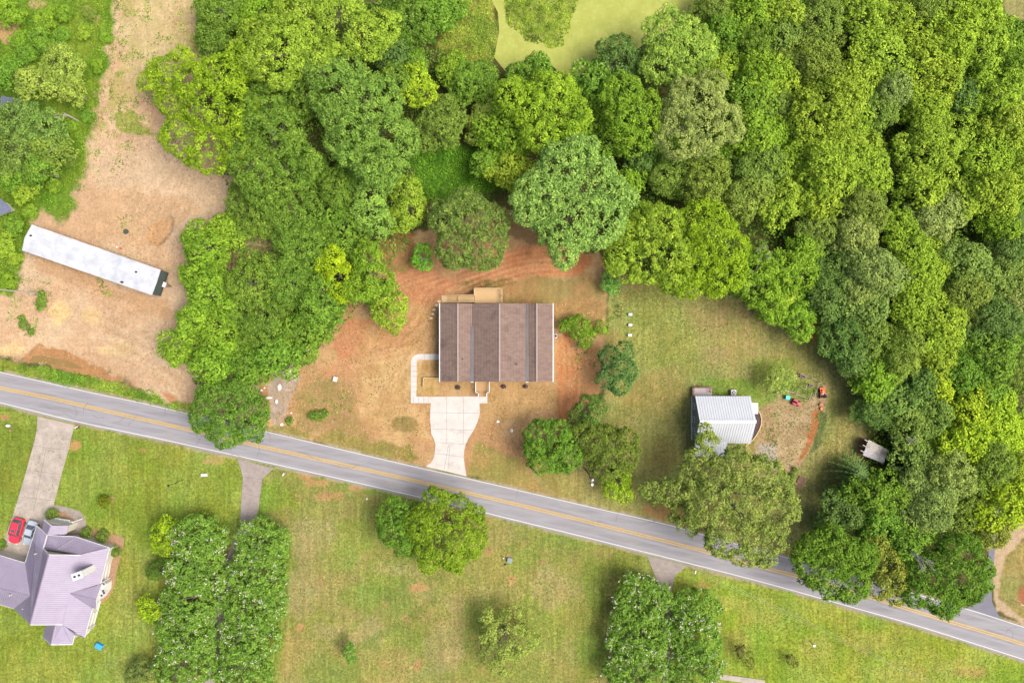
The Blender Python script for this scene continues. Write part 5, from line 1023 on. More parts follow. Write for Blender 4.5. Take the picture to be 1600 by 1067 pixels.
# ---- white-roofed cottage
def cottage():
    ze, zr = 2.6, 5.5
    NW, NE, SE, SW = P(1086.2, 618.6, ze), P(1172.6, 619, ze), P(1171.6, 692.8, ze), P(1092, 691, ze); R0, R1 = P(1093.8, 657.2, zr), P(1181.5, 659, zr)
    NE.x = R1.x = SE.x = (NE.x + R1.x) / 2; NW.x = R0.x = SW.x = (NW.x + R0.x) / 2; NE.y = NW.y = P(0, 618.8, ze).y; R0.y = R1.y = P(0, 658.5, zr).y
    r = thing('cottage', ((NW.x + NE.x) / 2, R0.y, 0), 'small cottage with ribbed white metal roof, partly under the largest oak', 'cottage')
    wr = mat('white_metal_roof', (.53, .55, .58, 1), (.49, .51, .545, 1), .45, .4, 4, metallic=0); rb = mat('white_metal_rib', (.45, .47, .51, 1), None, .4, 2)
    for q in ([NW, NE, R1, R0], [R0, R1, SE, SW]): mb = MB(); facet(mb, q, .08, 0, .44, 1, .11, .04); mb.build('roof', [wr, rb], r)
    MB().bar(R0 + Vector((-.02, 0, .05)), R1 + Vector((.02, 0, .05)), .5, .05).build('ridge_cap', M['white_trim'], r)
    x0 = P(1080.5, 0).x + .5; x0 = NW.x + .06; x1 = NE.x - .25; y1_, y0_ = NW.y - .3, SE.y + .3; ym = R0.y
    sd_ = mat('sage_siding', A(160, 166, 156, .5), A(148, 154, 146, .5), .7, 1, 3, (.5, .5, 12))
    ring = lambda x: [(x, y0_, 0), (x, y1_, 0), (x, y1_, ze - .05), (x, ym, zr - .12), (x, y0_, ze - .05)]
    mb = MB(); a, b = ring(x0), ring(x1); mb.poly(a); mb.poly(b[::-1])
    for i in range(5): j = (i + 1) % 5; mb.poly([a[i], b[i], b[j], a[j]])
    mb.build('wall', sd_, r)
    for py_, h in ((634.5, 1.1), (655, 1.1), (673, 1.1)): window(r, (x0, hy(py_, 1.3), 1.5), .9, h, (-1, 0), panes=2)
    for px_ in (1120, 1160): window(r, (hx(px_, 1), y1_, 1.5), .9, 1.0, (0, 1))
    d = MB().box((hx(1098, 1), y1_ + .03, .3), (.95, .08, 2.05)).build('door', M['siding_white'], r); MB().box((hx(1098, 1) + .36, y1_ + .1, 1.3), (.06, .07, .06)).build('handle', M['grey_metal'], d)
    for a_, b_ in ((1135.2, 642.8), (1172.2, 643.2)): p = P(a_, b_, 3.9); MB().cyl((p.x, p.y, 3.5), .09, .55, 10).build('vent_pipe', M['dark'], r)
    # foundation strip at the left wall base
    MB().box((x0 - .07, (y0_ + y1_) / 2, 0), (.14, y1_ - y0_, .35)).build('foundation', M['white_trim'], r)
    # front porch roof lower left, side annex on the right
    z1_ = 2.35; mb = MB(); facet(mb, [P(1086.5, 678, 3.0), P(1138, 677.5, 3.0), P(1134, 712.5, z1_), P(1085.5, 712.5, z1_)], .07, 0, .44, 1, .11, .03); mb.build('porch_roof', [wr, rb], r)
    for px_, py_ in ((1087, 711), (1110, 711), (1132, 711)): p = P(px_, py_, 1.2); MB().box((p.x, p.y, 0), (.14, .14, 2.2)).build('post', M['white_trim'], r)
    MB().prism([P(1086, 692, .3), P(1135, 692, .3), P(1135, 710.5, .3), P(1086, 710.5, .3)], .02, .3).build('porch_floor', M['concrete_grey'] if 'concrete_grey' in M else M['stone'], r)
    mb = MB(); facet(mb, [P(1173, 629.6, 2.6), P(1184.5, 629.6, 2.35), P(1184.5, 646.5, 2.35), P(1176, 646.5, 2.6)], .07); mb.build('annex_roof', M['white_trim'], r)
    p = P(1179, 638, 1.2); MB().box((x1 + .55, P(0, 638, 2.3).y, 0), (1.0, 1.8, 2.2)).build('annex_wall', sd_, r)
    # back deck
    dk = MB().prism([P(1082, 604.5, .7), P(1112.5, 604.5, .7), P(1112.5, 618.6, .7), P(1082, 618.6, .7)], .5, .7).build('deck_floor', mat('pale_deck', A(214, 204, 202), A(196, 186, 184), .8, 1), r)
    railing(r, [P(1082.5, 619, .7), P(1082.5, 605, .7), P(1109, 605, .7), P(1109, 612, .7)], .7, .8, mat('brown_rail', A(176, 96, 70), A(156, 84, 62), .8, 2), gap=.3)
    return r
cottage()
c = P(1146.6, 613.2, .8); a_ = thing('air_conditioner', (c.x, c.y, 0), 'square white air conditioner with black round fan behind the cottage', 'air conditioner')
MB().box((c.x, c.y, .08), (.92, .92, .72)).build('cabinet', M['white_trim'], a_, bevel=.08); MB().cyl((c.x, c.y, .80), .33, .025, 20).build('fan_grille', M['dark'], a_); MB().cyl((c.x, c.y, .826), .14, .02, 12).build('fan_hub', M['white_trim'], a_); MB().box((c.x, c.y, 0), (1.1, 1.1, .08)).build('pad', M['concrete_grey'], a_)
arc = [(1184.5, 641), (1188, 647), (1189.8, 655), (1189, 664), (1186.5, 671), (1182, 679), (1176.5, 687), (1165, 696)]
bd = MB().prism([P(a, b) for a, b in [(1178, 646)] + arc[:-1] + [(1172, 692), (1170, 690)]], .0, .08); bd.build('cottage_bed', mat('dark_gravel', A(112, 98, 98), A(92, 78, 80), .95, 5)); bpy.data.objects['cottage_bed']['label'] = 'dark gravel planting bed curving round the cottage\'s right side'; bpy.data.objects['cottage_bed']['category'] = 'planting bed'
mb = MB()
for a, b in zip(arc[:-1], arc[1:]): mb.bar(P(*a, .1), P(*b, .1), .16, .22)
tag(mb.build('garden_edging', M['rail_wood']), 'curved cream edging around the dark bed right of the cottage', 'edging')

# ---- tin-roofed shed
def shed():
    z = 2.4; a, b, c_, d = P(1357.4, 686.6, 2.7), P(1388, 703, 2.7), P(1380.5, 723.8, 2.2), P(1348, 711, 2.2)
    r = thing('shed', ((a + c_).x / 2, (a + c_).y / 2, 0), 'small open shed with weathered corrugated tin roof at the wood edge', 'shed')
    tin = mat('weathered_tin', A(214, 208, 198, .62), A(184, 170, 136, .6), .6, .9, 5, contrast=(.38, .6), c3=A(124, 92, 70, .6), scale3=1.6, amt3=.7); tin2 = mat('bright_tin', A(232, 230, 234, .62), A(190, 182, 182, .6), .5, 2, 4)
    m1 = a + (d - a) * .62; m2 = b + (c_ - b) * .62
    mb = MB(); facet(mb, [a, b, m2, m1], .04, 0, .22, 0, .07, .05); mb.build('roof', tin, r); mb = MB(); dz = Vector((0, 0, .07)); facet(mb, [m1 + dz, m2 + dz, c_, d], .04, 0, .22, 0, .07, .05); mb.build('roof', tin2, r)
    for p, k in ((a, 2.6), (b, 2.6), (c_, 2.1), (d, 2.1), ((a + d) / 2, 2.35)): q = p + ((a + c_) / 2 - p) * .06; MB().box((q.x, q.y, 0), (.14, .14, k)).build('post', DEADWOOD, r)
    n_ = (a - b).normalized()
    for t in (.12, .45, .8): p = a + (d - a) * t; MB().bar(p, p + n_ * .65 - Vector((0, 0, .05)), .08).build('rafter', M['white_trim'], r)
    mb = MB(); q0, q1 = a + (b - a) * .1, b; mb.hull8([Vector((*q0.xy, .05)), Vector((*q1.xy, .05)), Vector((*(q1 + (d - a) * .03).xy, .05)), Vector((*(q0 + (d - a) * .03).xy, .05))], [Vector((*q0.xy, 2.5)), Vector((*q1.xy, 2.5)), Vector((*(q1 + (d - a) * .03).xy, 2.5)), Vector((*(q0 + (d - a) * .03).xy, 2.5))]); mb.build('back_wall', BARK, r)
shed()

# ---- purple-roofed house (photo zoom coordinates, 4.54x from pixel 0,780)
def purple_house():
    q = lambda x, y, z: P(x / 4.54, 780 + y / 4.54, z)
    r = thing('house', tuple(P(70, 890).xy) + (0,), 'large cream house with purple standing-seam metal roof and white chimney', 'house')
    pm = mat('purple_metal_roof', A(192, 183, 206, .50), A(182, 170, 194, .50), .38, .5, 4, contrast=(.35, .65), spec=.5, c3=A(176, 152, 176, .5), scale3=.4, amt3=.4)
    ps = mat('purple_seam', A(176, 160, 184, .5), None, .4, 2, spec=.5)
    E, R, Mi = 2.9, 7.2, 4.9
    F = [
     [(260, 190, E), (332, 254, 4.0), (306, 350, 4.7), (347, 392, R), (213, 888, R), (98, 772, E), (213, 683, 5.3), (178, 452, E)],
     [(-80, 375, E), (178, 452, E), (213, 681, 5.3), (-80, 610, 5.3)], [(-80, 610, 5.3), (213, 685, 5.3), (98, 774, E), (-80, 722, E)],
     [(347, 392, R), (570, 396, Mi), (441, 888, Mi), (213, 888, R)],
     [(570, 396, Mi), (775, 345, 3.0), (712, 598, 3.0), (497, 665, Mi)],
     [(334, 254, 3.6), (540, 266, 3.0), (402, 357, 4.7), (307, 350, 4.3)], [(541, 268, 3.0), (775, 343, 3.0), (570, 395, Mi), (402, 358, 4.7)],
     [(312, 145, 3.1), (360, 185, 4.3), (336, 251, 4.3), (298, 215, 3.1)], [(360, 185, 4.3), (486, 185, 3.1), (470, 246, 3.1), (336, 251, 4.3)],
     [(498, 666, Mi), (722, 600, 3.1), (682, 708, 4.3)], [(500, 669, Mi), (682, 710, 4.3), (684, 774, 3.1), (655, 769, 3.1)],
     [(498, 670, Mi), (655, 771, 3.0), (600, 978, 3.0), (443, 887, Mi)],
     [(326, 892, 3.2), (392, 891, 4.7), (360, 1030, 4.7), (302, 977, 3.0)], [(393, 891, 4.7), (447, 889, 4.6), (527, 960, 3.0), (512, 1027, 3.0), (361, 1030, 4.7)],
     [(446, 888, 4.62), (530, 952, 3.3), (600, 980, 3.02), (588, 976, 2.9), (527, 962, 2.98)]]
    for f in F:
        mb = MB(); pts = [q(*p) for p in f]; cn = area_n(pts); cn = -cn if cn.z < 0 else cn; cn.normalize()
        # fan from the average plane so the facet is clean
        facet(mb, pts, .10, 0, .36, 1, .05, .035); mb.build('roof', [pm, ps], r)
    # ridge caps
    for a, b in (((347, 392, R), (213, 888, R)), ((-80, 610, 5.3), (213, 683, 5.3)), ((402, 357, 4.75), (307, 350, 4.7)), ((360, 185, 4.3), (336, 251, 4.3)), ((392, 891, 4.7), (360, 1030, 4.7)), ((541, 267, 3.0), (402, 357, 4.7)), ((775, 344, 3.0), (570, 395, Mi)), ((498, 666, Mi), (682, 709, 4.3))):
        MB().bar(q(*a) + Vector((0, 0, .03)), q(*b) + Vector((0, 0, .03)), .16, .05).build('ridge_cap', ps, r)
    # white fascia along eaves
    for a, b in (((260, 190, E), (332, 254, 4.0)), ((332, 254, 4.0), (306, 350, 4.7)), ((306, 350, 4.7), (347, 392, R)), ((541, 268, 3.0), (775, 343, 3.0)), ((775, 345, 3.0), (712, 598, 3.0)), ((312, 145, 3.1), (360, 185, 4.3)), ((334, 254, 3.6), (540, 266, 3.0)), ((655, 771, 3.0), (600, 978, 3.0)), ((361, 1030, 4.7), (512, 1027, 3.0)),
                 ((302, 977, 3.0), (360, 1030, 4.7)), ((512, 1027, 3.0), (527, 960, 3.0)), ((178, 452, E), (260, 190, E)), ((-80, 375, E), (178, 452, E)), ((722, 600, 3.1), (682, 709, 4.3)), ((682, 709, 4.3), (684, 774, 3.1)), ((98, 773, E), (-80, 722, E)), ((213, 888, R), (441, 888, Mi)), ((345, 393, R), (570, 396, Mi))):
        MB().bar(q(*a) - Vector((0, 0, .09)), q(*b) - Vector((0, 0, .09)), .15, .17).build('fascia', M['white_trim'], r)
    cream = mat('cream_siding', (.47, .45, .38, 1), (.42, .40, .34, 1), .8, 1); 
    def wall(pts, zt, name='wall', sh=.35):
        w = [q(*p) for p in pts]; c = sum(w, Vector()) / len(w); w = [p + (c - p).normalized() * sh for p in w]; MB().prism([(p.x, p.y, 0) for p in w], 0, zt).build(name, cream, r)
    wall([(262, 196, E), (335, 262, E), (540, 272, E), (770, 348, E), (708, 600, E), (665, 700, E), (650, 775, E), (595, 975, E), (215, 880, E), (110, 765, E), (180, 455, E)], 2.78)
    wall([(-80, 380, E), (178, 455, E), (120, 765, E), (-80, 715, E)], 2.8)
    wall([(330, 895, 3), (520, 960, 3), (506, 1020, 3), (308, 976, 3)], 2.78)
    # north gable of the upper storey, seen as a pale triangle
    MB().hull8([q(307, 352, 4.4) - Vector((0, .15, .0)), q(568, 396, 4.4) - Vector((0, .15, 0)), q(568, 396, 4.4) - Vector((0, .35, 0)), q(307, 352, 4.4) - Vector((0, .35, 0))],
               [q(347, 392, 7.05) - Vector((0, .05, 0)) + Vector((-.05, .12, 0)), q(352, 393, 7.0) + Vector((0, .1, 0)), q(352, 393, 7.0) - Vector((0, .1, 0)), q(347, 392, 7.05) - Vector((.05, .1, 0))]).build('gable_wall', cream, r)
    # porch tower at the north with its window
    wall([(318, 152, 3.1), (480, 190, 3.1), (466, 246, 3.1), (300, 215, 3.1)], 3.0, sh=.15)
    t0, t1 = q(372, 165, 2.2), q(480, 178, 2.2); n_ = Vector((-(t1 - t0).y, (t1 - t0).x, 0)).normalized()
    bw = MB(); bp_ = [P(76 , 811.5), P(84, 808.2), P(118, 812.2), P(113, 819.5), P(108, 833), P(102, 834)]
    bw.prism(bp_, 0, 1.0).build('tower_base', cream, r)
    tp = MB(); tp.hull8([(p.x, p.y, 1.0) for p in bp_][::-1], [(p.x * .985 + bp_[4].x * .015, p.y * .9 + bp_[4].y * .1, 1.15) for p in bp_][::-1]); tp.build('window_ledge', M['siding_white'], r)
    c0 = P(97, 814.5, 1.18); fr = MB().box((c0.x, c0.y, 1.16), (2.7, .95, .06), -.14).build('window', M['white_trim'], r)
    g = MB(); [g.box((c0.x + dx * math.cos(-.14), c0.y + dx * math.sin(-.14), 1.225), (.78, .75, .02), -.14) for dx in (-.87, 0, .87)]; g.build('pane', mat('sky_lit_glass', (.30, .36, .42, 1), (.2, .25, .3, 1), .1, 1, spec=.6), fr)
    # entry posts
    for x, y in ((545, 150),): p = q(x, y, 1.4); MB().box((p.x, p.y, .02), (.22, .22, 2.6)).build('post', M['white_trim'], r)
    # east veranda: white deck, posts and rail
    dk = MB().prism([q(x, y, .35) for x, y in ((790, 332), (806, 336), (760, 575), (722, 585), (740, 500))], .05, .35).build('veranda_floor', M['siding_white'], r)
    MB().prism([q(x, y, .35) for x, y in ((655, 790), (688, 786), (700, 720), (712, 722), (660, 905), (612, 962), (620, 940))], .05, .35).build('veranda_floor', M['siding_white'], r)
    for x, y in ((800, 340), (755, 570), (650, 905)): p = q(x, y, 1.4); MB().box((p.x, p.y, .35), (.14, .14, 2.3)).build('post', M['white_trim'], r)
    railing(r, [q(806, 338, .35), q(762, 572, .35)], .35, .9, gap=99, post=99); railing(r, [q(690, 790, .35), q(660, 902, .35), q(612, 960, .35)], .35, .9, gap=99, post=99)
    # bay window on the east side
    bay = [q(x, y, 1.2) for x, y in ((712, 610), (738, 578), (765, 592), (763, 645), (722, 705), (700, 712))]
    MB().prism(bay, 0, 2.3).build('bay_wall', M['siding_white'], r)
    for x, y, ww, rz in ((738, 598, .5, .7), (736, 655, .95, -1.15), (722, 680, .5, -1.0)): p = q(x, y, 2.3); f_ = MB().box((p.x, p.y, 2.3), (ww, .55, .05), rz).build('window', M['white_trim'], r); MB().box((p.x, p.y, 2.352), (ww - .14, .4, .02), rz).build('pane', M['glass'], f_)
    # chimney
    b0 = q(640, 492, 4.0); ch = MB(); cx_, cy_ = b0.x - .15, b0.y - .1; rz = .35
    ch.box((cx_, cy_, 3.5), (1.7, 1.05, 3.7), rz).build('chimney', M['siding_white'], r); cap = bpy.data.objects[[o.name for o in r.children if o.name.startswith('chimney')][-1]]
    MB().box((cx_, cy_, 7.2), (1.85, 1.2, .13), rz).build('chimney_cap', M['white_trim'], cap); MB().cyl((cx_ - .35, cy_ - .1, 7.33), .16, .25, 10).cyl((cx_ + .4, cy_ + .15, 7.33), .16, .25, 10).build('flue', M['dark'], cap)
    for x, y, z in ((252, 386, 5.0), (166, 775, 4.6), (72, 680, 5.4)): p = q(x, y, z); MB().cyl((p.x, p.y, z - .4), .1, .6, 10).build('vent_pipe', M['white_trim'], r)
purple_house()
q_ = lambda x, y: (x / 4.54, 780 + y / 4.54)
M['bark_mulch'] = mat('pine_straw_mulch', A(208, 172, 136), A(176, 134, 100), .95, 3, 6, bump=.5)
def bed(name, pts, label):
    o = MB().prism([P(*q_(*p)) for p in pts], -.02, .055).build(name, M['bark_mulch']); tag(o, label, 'planting bed')
bed('planting_bed', [(420, 88), (450, 90), (520, 130), (540, 150), (520, 170), (500, 150), (415, 130)], 'small mulch bed inside the curved walk of the purple-roofed house')
bed('planting_bed', [(575, 225), (640, 208), (760, 235), (875, 265), (882, 300), (850, 430), (826, 520), (812, 610), (770, 700), (725, 735), (700, 722), (730, 640), (770, 560), (800, 400), (812, 335), (700, 290), (560, 265)], 'long mulch bed wrapping the right side of the purple-roofed house')
bed('planting_bed', [(0, 320), (38, 305), (42, 330), (20, 370), (0, 380)], 'little mulch bed left of the garage apron')
for (x, y, rx, ry, h, lb) in [(368, 103, 50, 36, 1.5, 'flat oval clipped shrub beside the driveway of the purple-roofed house'), (612, 240, 40, 36, 1.4, 'round clipped shrub near the entry, left of two along the bed'), (730, 262, 46, 42, 1.5, 'round clipped shrub in the bed, right of two'), (822, 368, 38, 36, 1.3, 'round clipped shrub near the veranda corner')]:
    a, b = q_(x, y); big_tree([(a + dx * rx / 4.54 * .35, b + dy * ry / 4.54 * .3, min(rx, ry) / 4.54 * .78) for dx, dy in ((-1, 0), (1, 0), (0, 1), (0, -1))], 'A', lb, 'clipped shrubs round the purple-roofed house', h=h, name='shrub', cat='shrub', rc=.22, leaf=.13, dens=1.3, color=G(120, 140, 58), zs=.8)
c = P(*q_(713, 1033)); bb = thing('storage_box', (c.x, c.y, 0), 'bright blue box on the lawn below the purple-roofed house', 'box')
blue = mat('blue_plastic', (.05, .33, .75, 1), (.04, .28, .68, 1), .45, 2); MB().box((c.x, c.y, 0), (1.15, .8, .55), -.5).build('body', blue, bb, bevel=.04); MB().box((c.x, c.y, .552), (1.2, .86, .07), -.5).build('lid', blue, bb, bevel=.02)

# ------------------------------------------------------------------ VEHICLES
def car(px, py, head, L, Wd, Ht, paint, label, suv=True):
    c = P(px, py, Ht * .5); r = thing('car', (c.x, c.y, 0), label, 'car', 'cars parked at the garage of the purple-roofed house')
    f = Vector((math.cos(head), math.sin(head), 0)); s = Vector((-f.y, f.x, 0)); pt = lambda x, y, z: Vector((c.x, c.y, 0)) + f * x + s * y + Vector((0, 0, z))
    pm = mat('car_paint', paint, tuple(v * .92 for v in paint[:3]) + (1,), .25, 1, spec=.6)
    zb = .95 if suv else .85
    st = [(-.5, .78, .45, zb - .12), (-.47, .92, .35, zb), (-.3, 1, .3, zb + .03), (.1, 1, .3, zb), (.28, .99, .3, zb - .02), (.42, .93, .35, zb - .12), (.48, .82, .38, zb - .22), (.5, .66, .42, zb - .32)]
    mb = MB(); rings = []
    for t, w, z0, z1 in st:
        h_ = Wd / 2 * w; rings.append([pt(t * L, -h_, z0), pt(t * L, -h_ * 1.0, z1 - .14), pt(t * L, -h_ * .88, z1), pt(t * L, h_ * .88, z1), pt(t * L, h_, z1 - .14), pt(t * L, h_, z0)])
    for a, b in zip(rings[:-1], rings[1:]):
        for i in range(6): j = (i + 1) % 6; mb.poly([a[i], b[i], b[j], a[j]])
    mb.poly(rings[0]); mb.poly(rings[-1][::-1]); mb.build('body', pm, r)
    # cabin: glass band tapering to a painted roof
    x0, x1, x2, x3 = (-.46, -.38, .06, .22) if suv else (-.34, -.2, .05, .2)
    wb, wt = Wd * .44, Wd * .36; z0 = zb - .02
    lo = [pt(x0 * L, -wb, z0), pt(x3 * L, -wb, z0), pt(x3 * L, wb, z0), pt(x0 * L, wb, z0)]; hi = [pt(x1 * L, -wt, Ht - .06), pt(x2 * L, -wt, Ht - .06), pt(x2 * L, wt, Ht - .06), pt(x1 * L, wt, Ht - .06)]
    nm = ['side_window', 'windshield', 'side_window', 'rear_window']
    for i in range(4):
        j = (i + 1) % 4; MB().poly([lo[i], lo[j], hi[j], hi[i]]).build(nm[i], M['glass'], r)
    pl = MB()
    for i in range(4): pl.bar(lo[i], hi[i], .09, .07)
    for sgn in (0, 1):
        i, j = (0, 1) if sgn == 0 else (3, 2); m0 = lo[i] * .48 + lo[j] * .52; m1 = hi[i] * .45 + hi[j] * .55; pl.bar(m0, m1, .08, .06)
    pl.build('pillars', pm, r)
    ctr = sum(hi, Vector()) / 4; top = [p + (ctr - p) * .0 + Vector((0, 0, .0)) for p in hi]; top2 = [p + (ctr - p) * .1 + Vector((0, 0, .07)) for p in hi]; rf = MB().hull8(top, top2).build('roof', pm, r)
    if suv:
        for y in (-wt * .8, wt * .8): MB().bar(pt(x1 * L * .95, y, Ht + .05), pt(x2 * L, y, Ht + .05), .04).build('roof_rail', M['dark'], r)
        MB().poly([pt(-.12 * L, -wt * .5, Ht + .015), pt(.0 * L, -wt * .5, Ht + .015), pt(.0 * L, wt * .5, Ht + .015), pt(-.12 * L, wt * .5, Ht + .015)]).build('sunroof', M['glass'], r)
    for x in (-.31, .32):
        for y in (-1, 1):
            w = MB().tube([pt(x * L, y * (Wd / 2 - .22), .33), pt(x * L, y * (Wd / 2 + .01), .33)], [.33, .33], 16).build('wheel', M['dark'], r); MB().tube([pt(x * L, y * (Wd / 2 + .012), .33), pt(x * L, y * (Wd / 2 + .03), .33)], [.2, .2], 12).build('rim', M['grey_metal'], w)
    for y in (-1, 1):
        MB().box(tuple(pt(.475 * L, y * Wd * .33, zb - .34)), (.22, .34, .12), head).build('headlight', M['white_trim'], r); MB().box(tuple(pt(-.485 * L, y * Wd * .34, zb - .3)), (.14, .24, .2), head).build('tail_light', mat('tail_red', (.4, .02, .02, 1), None, .3, 2), r)
        MB().box(tuple(pt(.17 * L, y * (Wd / 2 + .08), zb)), (.14, .2, .12), head).build('mirror', pm, r)
hd = math.atan2(-(313 - 140), (85 - 138)) 
car(24.5, 829.5, hd + .02, 4.6, 1.85, 1.72, (.62, .035, .06, 1), 'red sport utility car at the left of the garage apron', True)
car(47, 832.8, math.atan2(-(330 - 155), (188 - 232)) - .02, 4.5, 1.8, 1.42, (.34, .38, .44, 1), 'blue-grey sedan beside the red car, by the garage', False)

# ---- garden, ride-on mower, tractor, water box
gx = lambda x, y, z=0: P(1190 + x / 11.86, 565 + y / 11.86, z)
gw = mat('garden_wood', A(232, 216, 184), A(206, 190, 156), .8, 3)
fn = thing('garden_fence', tuple(gx(650, 480)), 'low pale timber and wire fence enclosing the kitchen garden', 'fence')
cor = [(250, 575), (400, 515), (600, 590), (845, 685), (930, 700), (1060, 375), (900, 300), (690, 230), (560, 300)]
for i, (a, b) in enumerate(zip(cor[:-1], cor[1:])):
    hgt = .75 if i < 4 else .6; A0, B0 = gx(*a), gx(*b); m_ = MB(); m_.bar(A0 + Vector((0, 0, hgt)), B0 + Vector((0, 0, hgt)), .09 if i < 3 else .05, .05); m_.bar(A0 + Vector((0, 0, .25)), B0 + Vector((0, 0, .25)), .03, .03); m_.build('rail', gw, fn)
for a in cor: p = gx(*a); MB().box((p.x, p.y, 0), (.13, .13, .95)).build('post', gw, fn)
for (a, b, w, h, rz, hh, lb) in [(750, 270, 1.05, .6, -.45, .5, 'pale grey raised planter at the top corner of the fenced garden'), (900, 440, .75, .45, -.3, .45, 'small grey planter in the middle right of the fenced garden')]:
    c = gx(a, b); pl = thing('planter', (c.x, c.y, 0), lb, 'planter'); MB().box((c.x, c.y, 0), (w, h, hh), rz).build('box', mat('grey_boards', A(206, 194, 190), A(176, 166, 160), .9, 3), pl, bevel=.02); MB().box((c.x, c.y, hh + .003), (w - .16, h - .16, .02), rz).build('soil', M['mulch'], pl)
tr = thing('trellis', tuple(gx(700, 530)), 'white timber trellis frames standing inside the fenced garden', 'trellis')
for a, b in (((690, 480), (770, 510)), ((770, 510), (800, 415)), ((600, 585), (640, 500)), ((840, 680), (880, 570))): 
    A0, B0 = gx(*a), gx(*b); m_ = MB(); m_.bar(A0 + Vector((0, 0, 1.1)), B0 + Vector((0, 0, 1.1)), .07); m_.bar(A0, A0 + Vector((0, 0, 1.13)), .07); m_.bar(B0, B0 + Vector((0, 0, 1.13)), .07); m_.build('frame', gw, tr)
c = gx(462, 660); wb_ = thing('storage_box', (c.x, c.y, 0), 'bright turquoise box beside the red ride-on mower', 'box'); tq = mat('turquoise_plastic', (.03, .62, .62, 1), (.03, .55, .56, 1), .4, 2)
MB().box((c.x - .02, c.y, 0), (.78, .72, .6), -.2, top=.96).build('body', mat('teal_plastic', (.02, .25, .27, 1), None, .5, 2), wb_, bevel=.03); MB().box((c.x, c.y, .602), (.74, .68, .06), -.2).build('lid', tq, wb_, bevel=.02)
def mower():
    c = gx(620, 755); hd = math.radians(-22); r = thing('riding_mower', (c.x, c.y, 0), 'red ride-on mower facing right beside the turquoise box', 'ride-on mower')
    f = Vector((math.cos(hd), math.sin(hd), 0)); s = Vector((-f.y, f.x, 0)); pt = lambda x, y, z: (Vector((c.x, c.y, 0)) + f * x + s * y + Vector((0, 0, z)))
    rd = mat('mower_red', (.66, .05, .10, 1), (.55, .03, .07, 1), .4, 2)
    b = MB(); b.box(tuple(pt(.42, 0, .4)), (.75, .5, .42), hd, top=.86); b.build('hood', rd, r, bevel=.05)
    MB().box(tuple(pt(-.38, 0, .38)), (.65, .85, .3), hd, top=.9).build('rear_fender', rd, r, bevel=.04); MB().box(tuple(pt(0, 0, .16)), (.7, 1.05, .16), hd, top=.9).build('mower_deck', rd, r, bevel=.04)
    MB().box(tuple(pt(-.38, 0, .70)), (.38, .42, .1), hd).box(tuple(pt(-.55, 0, .76)), (.08, .42, .3), hd).build('seat', M['dark'], r, bevel=.03)
    MB().bar(pt(.06, 0, .6), pt(-.08, 0, .92), .04).cyl(tuple(pt(-.09, 0, .92)), .17, .03, 14).build('steering_wheel', M['dark'], r)
    for x, w, rr in ((.55, .17, .19), (-.45, .25, .25)):
        for y in (-1, 1): MB().tube([pt(x, y * (.52 - w), rr), pt(x, y * .52, rr)], [rr, rr], 14).build('wheel', M['dark'], r)
mower()
def tractor():
    c = gx(1110, 590); hd = math.radians(95); r = thing('tractor', (c.x, c.y, 0), 'small orange tractor standing at the right of the fenced garden', 'tractor')
    f = Vector((math.cos(hd), math.sin(hd), 0)); s = Vector((-f.y, f.x, 0)); pt = lambda x, y, z: (Vector((c.x, c.y, 0)) + f * x + s * y + Vector((0, 0, z)))
    og = mat('tractor_orange', (.78, .18, .05, 1), (.68, .14, .04, 1), .45, 2)
    MB().box(tuple(pt(.42, 0, .5)), (.8, .5, .42), hd, top=.85).build('hood', og, r, bevel=.05)
    bk = MB(); bk.hull8([pt(.78, -.52, .3), pt(.78, .52, .3), pt(1.05, .52, .2), pt(1.05, -.52, .2)], [pt(.85, -.52, .75), pt(.85, .52, .75), pt(1.1, .5, .7), pt(1.1, -.5, .7)]); bk.build('loader_bucket', og, r)
    for y in (-.4, .4): MB().bar(pt(-.1, y, .8), pt(.85, y, .6), .08).build('loader_arm', og, r); MB().box(tuple(pt(-.42, y * 1.15, .6)), (.62, .22, .12), hd).build('fender', og, r, bevel=.03)
    MB().box(tuple(pt(-.4, 0, .62)), (.4, .4, .1), hd).box(tuple(pt(-.58, 0, .7)), (.08, .4, .3), hd).build('seat', M['dark'], r, bevel=.03)
    MB().bar(pt(-.62, -.36, .7), pt(-.62, -.36, 1.6), .06).bar(pt(-.62, .36, .7), pt(-.62, .36, 1.6), .06).bar(pt(-.62, -.36, 1.6), pt(-.62, .36, 1.6), .06).build('roll_bar', M['dark'], r)
    MB().box(tuple(pt(0, 0, .35)), (1.3, .36, .22), hd).build('chassis', M['grey_metal'], r); MB().bar(pt(.02, 0, .8), pt(-.1, 0, 1.0), .04).cyl(tuple(pt(-.12, 0, 1.0)), .16, .03, 12).build('steering_wheel', M['dark'], r)
    for x, w, rr in ((.5, .16, .26), (-.42, .26, .4)):
        for y in (-1, 1): MB().tube([pt(x, y * (.55 - w), rr), pt(x, y * .55, rr)], [rr, rr], 16).build('wheel', M['dark'], r)
    c2 = gx(1090, 790); t = thing('tiller', (c2.x, c2.y, 0), 'dull red and orange garden implement lying below the orange tractor', 'implement'); rr_ = mat('rusty_red', (.42, .13, .09, 1), (.5, .22, .1, 1), .8, 4)
    MB().box((c2.x, c2.y, .15), (.65, .4, .3), .5).build('housing', rr_, t, bevel=.03); MB().bar((c2.x - .1, c2.y + .2, .4), (c2.x + .35, c2.y + .65, .75), .05).bar((c2.x - .3, c2.y + .1, .4), (c2.x + .1, c2.y + .75, .75), .05).build('handle', rr_, t)
    MB().box((c2.x + .05, c2.y - .75, .08), (.42, .5, .3), .2).build('tine_guard', og, t, bevel=.03)
tractor()
